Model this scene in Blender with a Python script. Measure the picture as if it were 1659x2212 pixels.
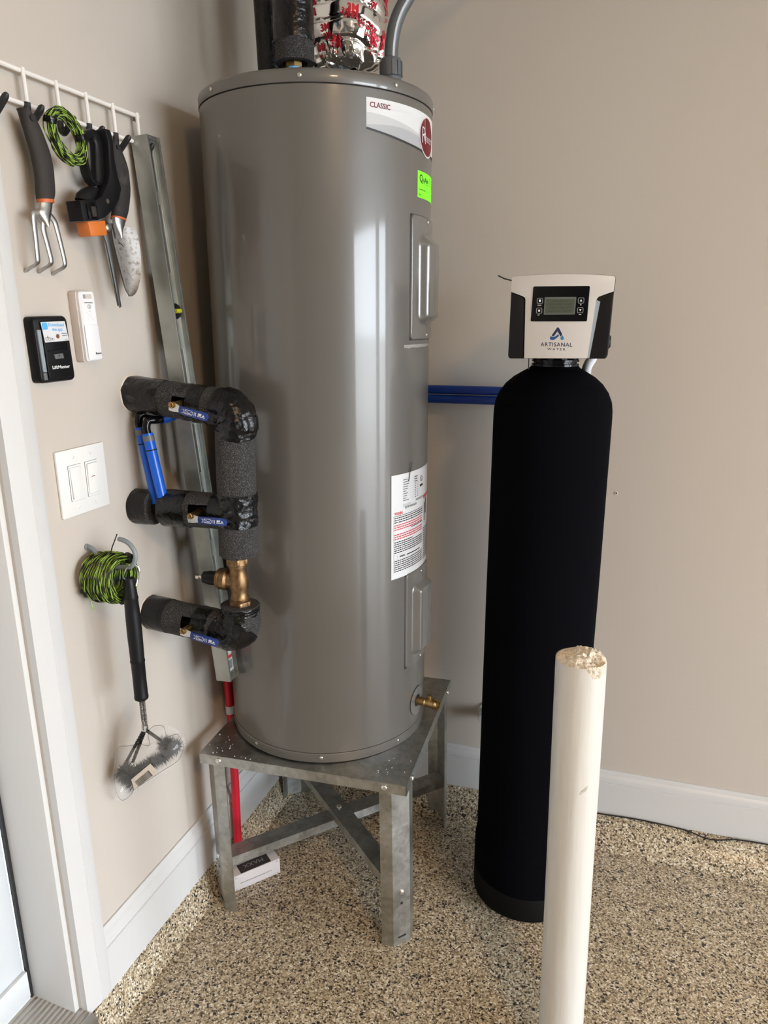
import bpy, bmesh, math, random
from mathutils import Vector, Matrix, Euler, noise as mnoise
random.seed(7)
for o in list(bpy.data.objects):
    bpy.data.objects.remove(o)
scene = bpy.context.scene
COL = scene.collection
PI = math.pi
R = math.radians

# ------------------------------------------------------------------ camera
cd = bpy.data.cameras.new('camera')
cam = bpy.data.objects.new('camera', cd)
COL.objects.link(cam)
cd.sensor_fit = 'VERTICAL'
cd.sensor_height = 36.0
cd.sensor_width = 27.0
cd.lens = 1594.58 / 2212 * 36.0
cd.clip_start = 0.02
yaw, pitch, roll = R(-19.151), R(14.588), R(0.948)
fwd = Vector((math.sin(yaw) * math.cos(pitch), math.cos(yaw) * math.cos(pitch), -math.sin(pitch)))
r0 = Vector((math.cos(yaw), -math.sin(yaw), 0))
d0 = fwd.cross(r0)
rt = math.cos(roll) * r0 + math.sin(roll) * d0
dn = -math.sin(roll) * r0 + math.cos(roll) * d0
m3 = Matrix((rt, -dn, -fwd)).transposed()
cam.matrix_world = Matrix.Translation((1.0217, -1.9907, 1.4792)) @ m3.to_4x4()
scene.camera = cam

# ------------------------------------------------------------------ world, sun, daylight, exposure
vs = scene.view_settings
vs.view_transform = 'Standard'
vs.look = 'None'
vs.gamma = 1.0
vs.use_curve_mapping = False
vs.exposure = 0.0
world = bpy.data.worlds.new('world')
scene.world = world
world.use_nodes = True
wn = world.node_tree
wn.nodes.clear()
wo = wn.nodes.new('ShaderNodeOutputWorld')
wb = wn.nodes.new('ShaderNodeBackground')
wb.inputs['Color'].default_value = (0.83, 0.91, 1.0, 1)
wb.inputs['Strength'].default_value = 24.0
wn.links.new(wb.outputs[0], wo.inputs[0])
sun_d = bpy.data.lights.new('sun', 'SUN')
sun_d.energy = 6.0
sun_d.angle = R(1.0)
sun_d.color = (1.0, 0.95, 0.88)
sun = bpy.data.objects.new('sun', sun_d)
sun.rotation_euler = (R(42), 0, R(6))
sun.location = (9, -6, 6)
COL.objects.link(sun)
GX, GY0, GY1, GZ = 6.5, -4.5, -0.3, 2.25        # garage door openings in the right wall, with a pier between them
PY0, PY1 = -1.52, -1.10
pd = bpy.data.lights.new('daylight_portal', 'AREA')
pd.shape = 'RECTANGLE'
pd.size = GZ
pd.size_y = GY1 - GY0
pd.cycles.is_portal = True
po = bpy.data.objects.new('daylight_portal', pd)
po.location = (GX + 0.12, (GY0 + GY1) / 2, GZ / 2)
po.rotation_euler = (0, R(90), 0)
COL.objects.link(po)

# ------------------------------------------------------------------ mesh helpers
class MB:
    def __init__(s):
        s.v = []
        s.f = []
    def add(s, vs_, fs):
        b = len(s.v)
        s.v += [Vector(p) for p in vs_]
        s.f += [tuple(i + b for i in f) for f in fs]
        return s
    def box(s, lo, hi, M=None):
        x0, y0, z0 = lo
        x1, y1, z1 = hi
        p = [Vector(q) for q in ((x0, y0, z0), (x1, y0, z0), (x1, y1, z0), (x0, y1, z0), (x0, y0, z1), (x1, y0, z1), (x1, y1, z1), (x0, y1, z1))]
        if M:
            p = [M @ q for q in p]
        return s.add(p, [(0, 3, 2, 1), (4, 5, 6, 7), (0, 1, 5, 4), (1, 2, 6, 5), (2, 3, 7, 6), (3, 0, 4, 7)])
    def loops(s, rings, closed=True, cap0=True, cap1=True, wrap=False):
        n = len(rings[0])
        b = len(s.v)
        for r in rings:
            s.v += [Vector(p) for p in r]
        m = len(rings)
        for i in range(m if wrap else m - 1):
            i2 = (i + 1) % m
            for j in range(n if closed else n - 1):
                k = (j + 1) % n
                s.f.append((b + i * n + j, b + i * n + k, b + i2 * n + k, b + i2 * n + j))
        if closed and not wrap:
            if cap0:
                s.f.append(tuple(b + j for j in reversed(range(n))))
            if cap1:
                s.f.append(tuple(b + (m - 1) * n + j for j in range(n)))
        return s
    def tube(s, pts, r, n=10, wrap=False, caps=True):
        pts = [Vector(p) for p in pts]
        rr = r if isinstance(r, (list, tuple)) else [r] * len(pts)
        m = len(pts)
        up = None
        rings = []
        for i in range(m):
            if wrap:
                t = pts[(i + 1) % m] - pts[i - 1]
            else:
                t = pts[min(i + 1, m - 1)] - pts[max(i - 1, 0)]
            t = t.normalized() if t.length > 1e-9 else Vector((0, 0, 1))
            if up is None:
                up = Vector((0, 0, 1)) if abs(t.z) < .9 else Vector((1, 0, 0))
            a = (up - t * up.dot(t))
            if a.length < 1e-6:
                a = t.orthogonal()
            a.normalize()
            up = a
            c = t.cross(a)
            rings.append([pts[i] + rr[i] * (math.cos(2 * PI * k / n) * a + math.sin(2 * PI * k / n) * c) for k in range(n)])
        return s.loops(rings, True, caps, caps, wrap)
    def lathe(s, prof, o=(0, 0, 0), axis=(0, 0, 1), n=32, cap0=True, cap1=True):
        o = Vector(o)
        q = Vector((0, 0, 1)).rotation_difference(Vector(axis).normalized())
        rings = [[o + q @ Vector((r * math.cos(2 * PI * k / n), r * math.sin(2 * PI * k / n), z)) for k in range(n)] for r, z in prof]
        return s.loops(rings, True, cap0, cap1)
    def prism(s, poly, f0, f1):
        a = [Vector(f0(*p)) for p in poly]
        b = [Vector(f1(*p)) for p in poly]
        return s.loops([a, b])
    def grid(s, fn, nu, nv, skip=None):
        b = len(s.v)
        for i in range(nu + 1):
            for j in range(nv + 1):
                s.v.append(Vector(fn(i / nu, j / nv)))
        w = nv + 1
        for i in range(nu):
            for j in range(nv):
                if skip and skip((i + .5) / nu, (j + .5) / nv):
                    continue
                s.f.append((b + i * w + j, b + (i + 1) * w + j, b + (i + 1) * w + j + 1, b + i * w + j + 1))
        return s
    def text(s, body, size, fn, align='CENTER', bold=0.0, shear=0.0, space=1.0, width=None):
        cu = bpy.data.curves.new('t', 'FONT')
        cu.body = body
        cu.size = 1.0
        cu.align_x = align
        cu.resolution_u = 2
        cu.offset = bold
        cu.shear = shear
        cu.space_character = space
        ob = bpy.data.objects.new('t', cu)
        COL.objects.link(ob)
        dg = bpy.context.evaluated_depsgraph_get()
        ev = ob.evaluated_get(dg)
        me = ev.to_mesh()
        pv = [v.co.copy() for v in me.vertices]
        pf = [tuple(p.vertices) for p in me.polygons]
        ev.to_mesh_clear()
        bpy.data.objects.remove(ob)
        bpy.data.curves.remove(cu)
        if not pv:
            return s
        k = size / 0.72                      # size = cap height
        sx = k
        if width:
            w = max(p.x for p in pv) - min(p.x for p in pv)
            sx = width / w
        return s.add([fn(p.x * sx, p.y * k) for p in pv], pf)

MATS = {}
INV = {}
def top_of(o):
    while o.parent:
        o = o.parent
    return o

def build(mb, name, m, parent=None, local=False, bevel=0.0, seg=2, ang=35, loc=None, smooth=True):
    me = bpy.data.meshes.new(name)
    vv = mb.v
    if parent is not None and not local:
        iv = INV[top_of(parent).name]
        vv = [iv @ p for p in vv]
    off = Vector((0, 0, 0))
    if parent is None:
        if loc is None:
            c = [sum(p[i] for p in vv) / len(vv) for i in range(3)]
            off = Vector((c[0], c[1], min(p.z for p in vv)))
        else:
            off = Vector(loc)
        vv = [p - off for p in vv]
    me.from_pydata([tuple(p) for p in vv], [], mb.f)
    bm = bmesh.new()
    bm.from_mesh(me)
    bmesh.ops.remove_doubles(bm, verts=bm.verts, dist=1e-6)
    if bevel > 0:
        bmesh.ops.recalc_face_normals(bm, faces=bm.faces)
        es = [e for e in bm.edges if len(e.link_faces) == 2 and e.calc_face_angle(0) > R(28)]
        bmesh.ops.bevel(bm, geom=es, offset=bevel, segments=seg, profile=0.5, affect='EDGES', clamp_overlap=True)
    bmesh.ops.recalc_face_normals(bm, faces=bm.faces)
    bm.to_mesh(me)
    bm.free()
    if smooth:
        me.polygons.foreach_set('use_smooth', [True] * len(me.polygons))
        me.set_sharp_from_angle(angle=R(ang))
    me.materials.append(m)
    o = bpy.data.objects.new(name, me)
    COL.objects.link(o)
    if parent is not None:
        o.parent = parent
    else:
        o.location = off
    return o

def root(name, loc, label, cat, group=None, rot=(0, 0, 0)):
    o = bpy.data.objects.new(name, None)
    o.empty_display_size = 0.05
    COL.objects.link(o)
    o.location = loc
    o.rotation_euler = rot
    o['label'] = label
    o['category'] = cat
    if group:
        o['group'] = group
    INV[o.name] = (Matrix.Translation(loc) @ Euler(rot).to_matrix().to_4x4()).inverted()
    return o

def tag(o, label, cat, group=None):
    o['label'] = label
    o['category'] = cat
    if group:
        o['group'] = group
    return o

def struct(o):
    o['kind'] = 'structure'
    return o

_screw = {}
def screw(parent, pos, nrm, r, m, name='screw', local=True):
    """pan head screw with a cross recess, sharing one mesh per size and material"""
    key = (round(r, 5), m.name)
    if key not in _screw:
        mb = MB()
        mb.lathe([(r, 0), (r, r * .35), (r * .8, r * .62), (r * .45, r * .74)], n=14)
        for a in (0, PI / 2):
            q = Matrix.Rotation(a + .4, 4, 'Z')
            mb.box((-r * .5, -r * .09, r * .70), (r * .5, r * .09, r * .765), q)
        o = build(mb, name, m, None, loc=(0, 0, 0))
        _screw[key] = o.data
        bpy.data.objects.remove(o)
    o = bpy.data.objects.new(name, _screw[key])
    COL.objects.link(o)
    o.parent = parent
    M = Matrix.Translation(pos) @ Vector((0, 0, 1)).rotation_difference(Vector(nrm).normalized()).to_matrix().to_4x4()
    if not local:
        M = INV[top_of(parent).name] @ M
    o.matrix_local = M
    return o

def arc(c, r, a0, a1, n, u, v):
    c, u, v = Vector(c), Vector(u), Vector(v)
    return [c + r * (math.cos(a0 + (a1 - a0) * i / n) * u + math.sin(a0 + (a1 - a0) * i / n) * v) for i in range(n + 1)]

def smooth_path(pts, k=6):
    pts = [Vector(p) for p in pts]
    out = []
    for i in range(len(pts) - 1):
        p0 = pts[max(i - 1, 0)]
        p1, p2 = pts[i], pts[i + 1]
        p3 = pts[min(i + 2, len(pts) - 1)]
        for j in range(k):
            t = j / k
            out.append(0.5 * ((2 * p1) + (-p0 + p2) * t + (2 * p0 - 5 * p1 + 4 * p2 - p3) * t * t + (-p0 + 3 * p1 - 3 * p2 + p3) * t ** 3))
    out.append(pts[-1])
    return out

def rrect(x0, y0, x1, y1, r, n=4):
    out = []
    for cx, cy, a in ((x1 - r, y0 + r, -90), (x1 - r, y1 - r, 0), (x0 + r, y1 - r, 90), (x0 + r, y0 + r, 180)):
        for i in range(n + 1):
            t = R(a + 90 * i / n)
            out.append((cx + r * math.cos(t), cy + r * math.sin(t)))
    return out

def nz(x, y, z):
    return mnoise.noise(Vector((x, y, z)))

# ------------------------------------------------------------------ materials
def mat(name, col, rough=.5, metal=0.0, coat=0.0, coat_rough=.05, spec=.5, bump=None, vary=None, alpha=1.0, trans=0.0, emit=None, sheen=0):
    m = bpy.data.materials.new(name)
    m.use_nodes = True
    nt = m.node_tree
    b = nt.nodes['Principled BSDF']
    b.inputs['Base Color'].default_value = (*col, 1)
    b.inputs['Roughness'].default_value = rough
    b.inputs['Metallic'].default_value = metal
    b.inputs['Coat Weight'].default_value = coat
    b.inputs['Coat Roughness'].default_value = coat_rough
    b.inputs['Specular IOR Level'].default_value = spec
    b.inputs['Alpha'].default_value = alpha
    b.inputs['Transmission Weight'].default_value = trans
    if sheen:
        b.inputs['Sheen Weight'].default_value = sheen
    if emit:
        b.inputs['Emission Color'].default_value = (*emit[0], 1)
        b.inputs['Emission Strength'].default_value = emit[1]
    if bump or vary:
        tc = nt.nodes.new('ShaderNodeTexCoord')
    if vary:                                   # vary = (scale, second colour, contrast lo, hi[, stretch])
        n = nt.nodes.new('ShaderNodeTexNoise')
        n.inputs['Scale'].default_value = vary[0]
        n.inputs['Detail'].default_value = 5
        src = tc.outputs['Object']
        if len(vary) > 4:
            mp = nt.nodes.new('ShaderNodeMapping')
            mp.inputs['Scale'].default_value = vary[4]
            nt.links.new(src, mp.inputs[0])
            src = mp.outputs[0]
        nt.links.new(src, n.inputs['Vector'])
        mr = nt.nodes.new('ShaderNodeMapRange')
        mr.inputs['From Min'].default_value = vary[2]
        mr.inputs['From Max'].default_value = vary[3]
        nt.links.new(n.outputs['Fac'], mr.inputs['Value'])
        mx = nt.nodes.new('ShaderNodeMix')
        mx.data_type = 'RGBA'
        mx.inputs['A'].default_value = (*col, 1)
        mx.inputs['B'].default_value = (*vary[1], 1)
        nt.links.new(mr.outputs[0], mx.inputs['Factor'])
        nt.links.new(mx.outputs['Result'], b.inputs['Base Color'])
    if bump:                                   # bump = (scale, strength, distance[, stretch])
        n = nt.nodes.new('ShaderNodeTexNoise')
        n.inputs['Scale'].default_value = bump[0]
        n.inputs['Detail'].default_value = 3
        src = tc.outputs['Object']
        if len(bump) > 3:
            mp = nt.nodes.new('ShaderNodeMapping')
            mp.inputs['Scale'].default_value = bump[3]
            nt.links.new(src, mp.inputs[0])
            src = mp.outputs[0]
        nt.links.new(src, n.inputs['Vector'])
        bp = nt.nodes.new('ShaderNodeBump')
        bp.inputs['Strength'].default_value = bump[1]
        bp.inputs['Distance'].default_value = bump[2]
        nt.links.new(n.outputs['Fac'], bp.inputs['Height'])
        nt.links.new(bp.outputs[0], b.inputs['Normal'])
    return m

def flake_mat(name, bumpd):
    """broadcast flake coating: small irregular chips in tans, browns and black under clear coat"""
    m = mat(name, (.4, .32, .22), .42, coat=.35, coat_rough=.22)
    nt = m.node_tree
    b = nt.nodes['Principled BSDF']
    L = nt.links.new
    tc = nt.nodes.new('ShaderNodeTexCoord')
    dn_ = nt.nodes.new('ShaderNodeTexNoise')
    dn_.inputs['Scale'].default_value = 240
    L(tc.outputs['Object'], dn_.inputs['Vector'])
    vm = nt.nodes.new('ShaderNodeVectorMath')
    vm.operation = 'MULTIPLY_ADD'
    vm.inputs[1].default_value = (.0045, .0045, .0045)
    L(dn_.outputs['Color'], vm.inputs[0])
    L(tc.outputs['Object'], vm.inputs[2])
    v = nt.nodes.new('ShaderNodeTexVoronoi')
    v.inputs['Scale'].default_value = 300
    L(vm.outputs[0], v.inputs['Vector'])
    sp = nt.nodes.new('ShaderNodeSeparateColor')
    L(v.outputs['Color'], sp.inputs[0])
    cr = nt.nodes.new('ShaderNodeValToRGB')
    cr.color_ramp.interpolation = 'CONSTANT'
    stops = [(0, (.014, .013, .013)), (.065, (.105, .072, .042)), (.16, (.235, .175, .108)), (.33, (.385, .305, .195)), (.54, (.52, .425, .285)), (.75, (.64, .55, .40)), (.90, (.82, .76, .64))]
    cr.color_ramp.elements[0].color = (*stops[0][1], 1)
    cr.color_ramp.elements[1].position = stops[1][0]
    cr.color_ramp.elements[1].color = (*stops[1][1], 1)
    for p, c in stops[2:]:
        e = cr.color_ramp.elements.new(p)
        e.color = (*c, 1)
    L(sp.outputs[0], cr.inputs[0])
    v2 = nt.nodes.new('ShaderNodeTexVoronoi')            # sparser, larger black chips
    v2.inputs['Scale'].default_value = 175
    L(vm.outputs[0], v2.inputs['Vector'])
    s2 = nt.nodes.new('ShaderNodeSeparateColor')
    L(v2.outputs['Color'], s2.inputs[0])
    gt = nt.nodes.new('ShaderNodeMath')
    gt.operation = 'GREATER_THAN'
    gt.inputs[1].default_value = .972
    L(s2.outputs[1], gt.inputs[0])
    mx = nt.nodes.new('ShaderNodeMix')
    mx.data_type = 'RGBA'
    L(gt.outputs[0], mx.inputs['Factor'])
    L(cr.outputs[0], mx.inputs['A'])
    mx.inputs['B'].default_value = (.018, .017, .017, 1)
    L(mx.outputs['Result'], b.inputs['Base Color'])
    bp = nt.nodes.new('ShaderNodeBump')
    bp.inputs['Strength'].default_value = 1
    bp.inputs['Distance'].default_value = bumpd
    L(sp.outputs[1], bp.inputs['Height'])
    L(bp.outputs[0], b.inputs['Normal'])
    return m

def galv_mat(name):
    m = mat(name, (.55, .56, .54), .38, metal=1.0)
    nt = m.node_tree
    b = nt.nodes['Principled BSDF']
    L = nt.links.new
    tc = nt.nodes.new('ShaderNodeTexCoord')
    v = nt.nodes.new('ShaderNodeTexVoronoi')
    v.inputs['Scale'].default_value = 90
    L(tc.outputs['Object'], v.inputs['Vector'])
    n = nt.nodes.new('ShaderNodeTexNoise')
    n.inputs['Scale'].default_value = 14
    n.inputs['Detail'].default_value = 8
    L(tc.outputs['Object'], n.inputs['Vector'])
    sp = nt.nodes.new('ShaderNodeSeparateColor')
    L(v.outputs['Color'], sp.inputs[0])
    ad = nt.nodes.new('ShaderNodeMath')
    ad.operation = 'MULTIPLY_ADD'
    ad.inputs[1].default_value = .25
    L(sp.outputs[0], ad.inputs[0])
    L(n.outputs['Fac'], ad.inputs[2])
    cr = nt.nodes.new('ShaderNodeValToRGB')
    cr.color_ramp.elements[0].position = .35
    cr.color_ramp.elements[0].color = (.32, .325, .30, 1)
    cr.color_ramp.elements[1].position = .85
    cr.color_ramp.elements[1].color = (.55, .56, .54, 1)
    L(ad.outputs[0], cr.inputs[0])
    L(cr.outputs[0], b.inputs['Base Color'])
    mr = nt.nodes.new('ShaderNodeMapRange')
    mr.inputs['To Min'].default_value = .28
    mr.inputs['To Max'].default_value = .5
    L(ad.outputs[0], mr.inputs[0])
    L(mr.outputs[0], b.inputs['Roughness'])
    return m

WALL = mat('wall_paint', (.535, .482, .425), .55, spec=.35, bump=(420, .12, .001))
CEIL = mat('ceiling_paint', (.55, .53, .50), .8)
WALLD = mat('wall_low_bounce', (.22, .20, .17), .6)  # unseen right and front walls, darkened to cut the light they bounce back
TRIM = mat('trim_white', (.60, .595, .585), .35)
DOORW = mat('door_white', (.66, .68, .69), .32)
JAMB = mat('jamb_paint', (.63, .62, .60), .38)
FLAKE = flake_mat('flake_floor', .0012)
CURB = flake_mat('flake_curb', .0030)
CONC = mat('driveway_concrete', (.50, .48, .45), .85, vary=(3, (.42, .41, .39), .4, .6))
THRESH = mat('threshold_aluminium', (.50, .49, .47), .38, metal=1, bump=(300, .3, .001, (1, 30, 1)))
RUBBER = mat('black_rubber', (.015, .015, .016), .45)
HEAT = mat('heater_grey', (.116, .108, .097), .36, coat=.52, coat_rough=.07)
HEAT2 = mat('heater_panel_grey', (.135, .128, .118), .26, coat=.6, coat_rough=.05)
SEAM = mat('seam_dark', (.02, .02, .02), .7)
STEEL = mat('zinc_steel', (.72, .71, .68), .28, metal=1)
CHROME = mat('bright_wire', (.85, .85, .84), .15, metal=1)
GALV = galv_mat('galvanised_sheet')
LABEL = mat('label_white', (.66, .67, .68), .4)
LABELG1 = mat('label_grey_light', (.50, .51, .52), .35)
LABELG2 = mat('label_grey', (.38, .39, .41), .35)
INK = mat('ink_black', (.02, .02, .022), .5)
INKG = mat('ink_grey', (.35, .35, .36), .5)
INKR = mat('ink_red', (.62, .06, .07), .5)
PINK = mat('ink_pink', (.80, .40, .40), .5)
MAROON = mat('logo_maroon', (.135, .007, .014), .4, spec=.25)
SILVER = mat('print_silver', (.70, .70, .71), .35)
NEON = mat('neon_green', (.22, .95, .02), .55)
INKGR = mat('ink_dark_green', (.01, .10, .01), .5)
BRASS = mat('brass', (.40, .27, .11), .36, metal=1, vary=(60, (.28, .17, .07), .45, .75))
BRONZE = mat('bronze', (.28, .175, .09), .45, metal=1, bump=(500, .3, .001), vary=(120, (.17, .095, .045), .4, .7))
FOAM = mat('pipe_foam', (.028, .027, .027), .8, spec=.3, bump=(700, 1.0, .003), vary=(650, (.20, .195, .195), .50, .70))
TAPE = mat('vinyl_tape', (.004, .004, .0045), .22, spec=.34, bump=(110, .5, .004))
FOIL = mat('foil_tape', (.86, .85, .83), .09, metal=1)
FOILRED = mat('foil_red_print', (.55, .015, .04), .3, metal=.35)
DBLUE = mat('connector_blue', (.22, .50, .78), .4)
PEX = mat('blue_pex', (.004, .105, .62), .3)
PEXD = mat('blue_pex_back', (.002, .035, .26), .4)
NAVY = mat('lever_blue', (.012, .040, .21), .35)
WHITEP = mat('white_print', (.85, .86, .88), .5)
BLKPL = mat('black_plastic', (.008, .008, .009), .42, spec=.22)
BLKGL = mat('black_gloss', (.004, .004, .005), .14, spec=.25)
SLEEVE = mat('black_jacket', (.0018, .0018, .0030), .9, spec=.04)
BOOT = mat('tank_boot', (.0035, .0035, .0032), .6, spec=.12)
HEADW = mat('head_white', (.60, .575, .55), .35)
LCD = mat('lcd_screen', (.085, .098, .072), .35, spec=.3)
LCDT = mat('lcd_text', (.028, .040, .026), .5)
LOGO1 = mat('logo_navy', (.010, .022, .085), .45)
LOGO2 = mat('logo_blue', (.015, .085, .25), .45)
LOGO3 = mat('logo_teal', (.03, .20, .40), .45)
BRAID = mat('grey_braid', (.28, .31, .38), .45)
POST = mat('post_paint', (.60, .58, .535), .30, bump=(60, .5, .0025, (1, 1, .08)))
POSTC = mat('post_mortar', (.70, .62, .50), .6, bump=(130, 1, .006), vary=(90, (.50, .43, .33), .45, .7))
CONDUIT = mat('grey_conduit', (.085, .092, .10), .42)
CONDW = mat('conduit_print', (.50, .53, .58), .5)
RACKW = mat('rack_white', (.82, .78, .74), .35)
ALU = mat('cast_aluminium', (.50, .50, .49), .40, metal=1, vary=(30, (.45, .45, .44), .4, .7))
LEVEL = mat('level_aluminium', (.42, .43, .40), .42, metal=.85, vary=(16, (.32, .33, .30), .4, .65))
GRIP = mat('grip_charcoal', (.028, .022, .019), .75, bump=(500, .3, .001))
GRIPD = mat('grip_dusty', (.018, .016, .015), .75, vary=(40, (.07, .06, .055), .55, .8))
ORNG = mat('orange_plastic', (.62, .17, .03), .45)
ORANGE2 = mat('orange_ring', (.55, .12, .03), .5)
BLADE = mat('blade_grey', (.25, .25, .25), .45, metal=1)
TROWEL = mat('trowel_rusty', (.31, .29, .27), .45, metal=.35, vary=(130, (.085, .06, .042), .50, .78))
WIREG = mat('wire_green', (.25, .40, .045), .45)
WIREK = mat('wire_black', (.012, .016, .010), .5)
VIAL = mat('vial_yellow', (.55, .55, .03), .2)
SWITCH = mat('switch_white', (.78, .77, .74), .35)
SENSOR = mat('sensor_white', (.80, .80, .81), .35)
SENSORB = mat('sensor_beige', (.60, .52, .46), .45)
GREYPL = mat('grey_plastic', (.27, .31, .34), .35)
GREYBT = mat('grey_button', (.13, .135, .14), .45)
SKY = mat('card_blue', (.10, .42, .80), .45)
BROWN = mat('brown_dot', (.17, .075, .04), .5)
REDP = mat('red_pipe', (.62, .008, .028), .4)
BOXW = mat('carton_white', (.72, .69, .69), .55)
BOXD = mat('carton_print_dark', (.035, .035, .037), .5)
CREAM = mat('tag_cream', (.72, .64, .53), .6)
HOOKG = mat('hook_vinyl', (.22, .25, .265), .4)
BRIST = mat('bristle_black', (.016, .016, .017), .7)
WIREBR = mat('twisted_wire', (.30, .29, .28), .35, metal=1)
WIREBK = mat('twisted_dark_wire', (.05, .048, .045), .4, metal=.8)
FILM = mat('clear_film', (.85, .85, .85), .10, alpha=.13, spec=1, coat=1, coat_rough=.03)
FILMEDGE = mat('film_edge', (.30, .30, .29), .2, alpha=.6)
CTAPE = mat('clear_tape', (.8, .8, .78), .2, alpha=.30)
GLOWW = mat('lamp_glass', (1, .86, .66), .4, emit=((1, .72, .42), 14))

# ------------------------------------------------------------------ room shell
XR, YF, ZC = 6.5, -9.0, 2.75
DY0, DY1 = -1.98, -1.034                    # house door opening in the left wall
mb = MB().box((-.16, YF - .1, -.12), (XR + .14, 0, 0))
struct(build(mb, 'floor', FLAKE, loc=(0, 0, 0)))
mb = MB()
mb.box((-.14, DY1 + .0, 0), (0, .12, ZC)).box((-.14, YF, 0), (0, DY0, ZC)).box((-.14, DY0, 2.15), (0, DY1, ZC))
struct(build(mb, 'wall_left', WALL, loc=(0, 0, 0)))
struct(build(MB().box((0, 0, 0), (XR, .12, ZC)), 'wall_back', WALL, loc=(0, 0, 0)))
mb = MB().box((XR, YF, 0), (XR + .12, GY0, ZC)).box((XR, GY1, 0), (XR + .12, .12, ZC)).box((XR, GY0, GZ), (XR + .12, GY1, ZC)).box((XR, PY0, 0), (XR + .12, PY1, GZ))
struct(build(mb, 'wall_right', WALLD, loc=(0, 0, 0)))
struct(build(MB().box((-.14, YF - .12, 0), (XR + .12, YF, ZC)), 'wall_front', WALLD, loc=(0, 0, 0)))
struct(build(MB().box((-.14, YF - .12, ZC), (XR + .12, .12, ZC + .1)), 'ceiling', CEIL, loc=(0, 0, 0)))
drive = build(MB().box((XR + .14, -26, -.2), (34, 22, -.03)), 'driveway', CONC, loc=(0, 0, 0))
struct(drive)

# coated concrete curb that carries the baseboards
def wavy_prism(prof, path, n, amp):
    mb_ = MB()
    rings = []
    for i in range(n + 1):
        t = i / n
        rings.append([path(t, a + (amp * nz(t * 40, k * 3.1, 1) if 0 < k < len(prof) - 1 else 0), b_ + (amp * .4 * nz(t * 37, k * 2.3, 5) if 0 < k < len(prof) - 1 else 0)) for k, (a, b_) in enumerate(prof)])
    return mb_.loops(rings)
cl = [(-.005, -.01), (.060, -.01), (.037, .006), (.029, .022), (.019, .05), (.014, .068), (-.005, .068)]
struct(build(wavy_prism(cl, lambda t, a, b_: (a, -1.10 + 1.10 * t, b_), 120, .004), 'trim_1', CURB, loc=(0, 0, 0)))
cb = [(-.005, -.01), (.115, -.01), (.082, .008), (.055, .034), (.030, .058), (.016, .066), (-.005, .066)]
struct(build(wavy_prism(cb, lambda t, a, b_: (XR * t, -a, b_), 300, .006), 'trim_2', CURB, loc=(0, 0, 0)))

# baseboards with a moulded top
def base_prof(z0, z1):
    h = z1 - z0
    return [(0, z0), (.016, z0), (.016, z0 + h * .70), (.0125, z0 + h * .71), (.0125, z0 + h * .735), (.0145, z0 + h * .75), (.0145, z0 + h * .84), (.012, z0 + h * .88), (.008, z0 + h * .91), (.0075, z0 + h * .96), (.005, z1), (0, z1)]
mb = MB().loops([[(a, y, z) for a, z in base_prof(.070, .222)] for y in (-.965, 0)])
struct(build(mb, 'baseboard_left', TRIM, loc=(0, 0, 0)))
mb = MB().loops([[(x, -a, z) for a, z in base_prof(.067, .205)] for x in (0.0, XR)])
struct(build(mb, 'baseboard_back', TRIM, loc=(0, 0, 0)))

# door casing, jamb, door, threshold
cas = [(-.966, 0), (-.966, .020), (-.974, .022), (-.992, .022), (-.994, .0195), (-.997, .0215), (-1.020, .018), (-1.034, .015), (-1.034, 0)]
mb = MB().loops([[(x, y, z) for y, x in cas] for z in (.078, 2.22)])
c2 = [(DY0 + (DY1 - y), x) for y, x in cas]
mb.loops([[(x, y, z) for y, x in c2] for z in (.078, 2.22)])
mb.loops([[(x, y, 2.15 + (DY1 - yy)*-1 ) for yy, x in cas] for y in (DY0 - .06, -.966)])
struct(build(mb, 'trim_3', TRIM, loc=(0, 0, 0)))
mb = MB()
mb.box((-.145, -1.046, .09), (-.006, -1.0341, 2.15))
mb.box((-.145, DY0 + .0005, .09), (-.006, DY0 + .012, 2.15))
mb.box((-.145, DY0, 2.138), (-.006, -1.0341, 2.1495))
struct(build(mb, 'trim_4', JAMB, loc=(0, 0, 0), bevel=.001))
door = struct(build(MB().box((-.165, DY0 + .014, .125), (-.122, -1.053, 2.136)), 'door_1', DOORW, loc=(0, 0, 0), bevel=.002))
INV[door.name] = Matrix()
build(MB().box((-.121, -1.0525, .10), (-.113, -1.0462, 2.136)), 'weatherstrip', RUBBER, door)
mb = MB().box((-.122, DY0 + .014, .108), (-.112, -1.054, .170)).box((-.119, DY0 + .014, .098), (-.114, -1.054, .1085))
build(mb, 'door_sweep', DOORW, door, bevel=.001)
mb = MB()
prof = [(-.16, .0), (-.16, .100)]
for i in range(13):
    x = -.12 + i * .0115
    z = .098 - .0009 * i
    prof += [(x, z), (x + .004, z + .0022), (x + .008, z + .0022)]
prof += [(.040, .082), (.040, .060), (.030, .0)]
mb.loops([[(x, y, z) for x, z in prof] for y in (DY0, -1.0341)])
struct(build(mb, 'trim_5', THRESH, loc=(0, 0, 0)))

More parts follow.
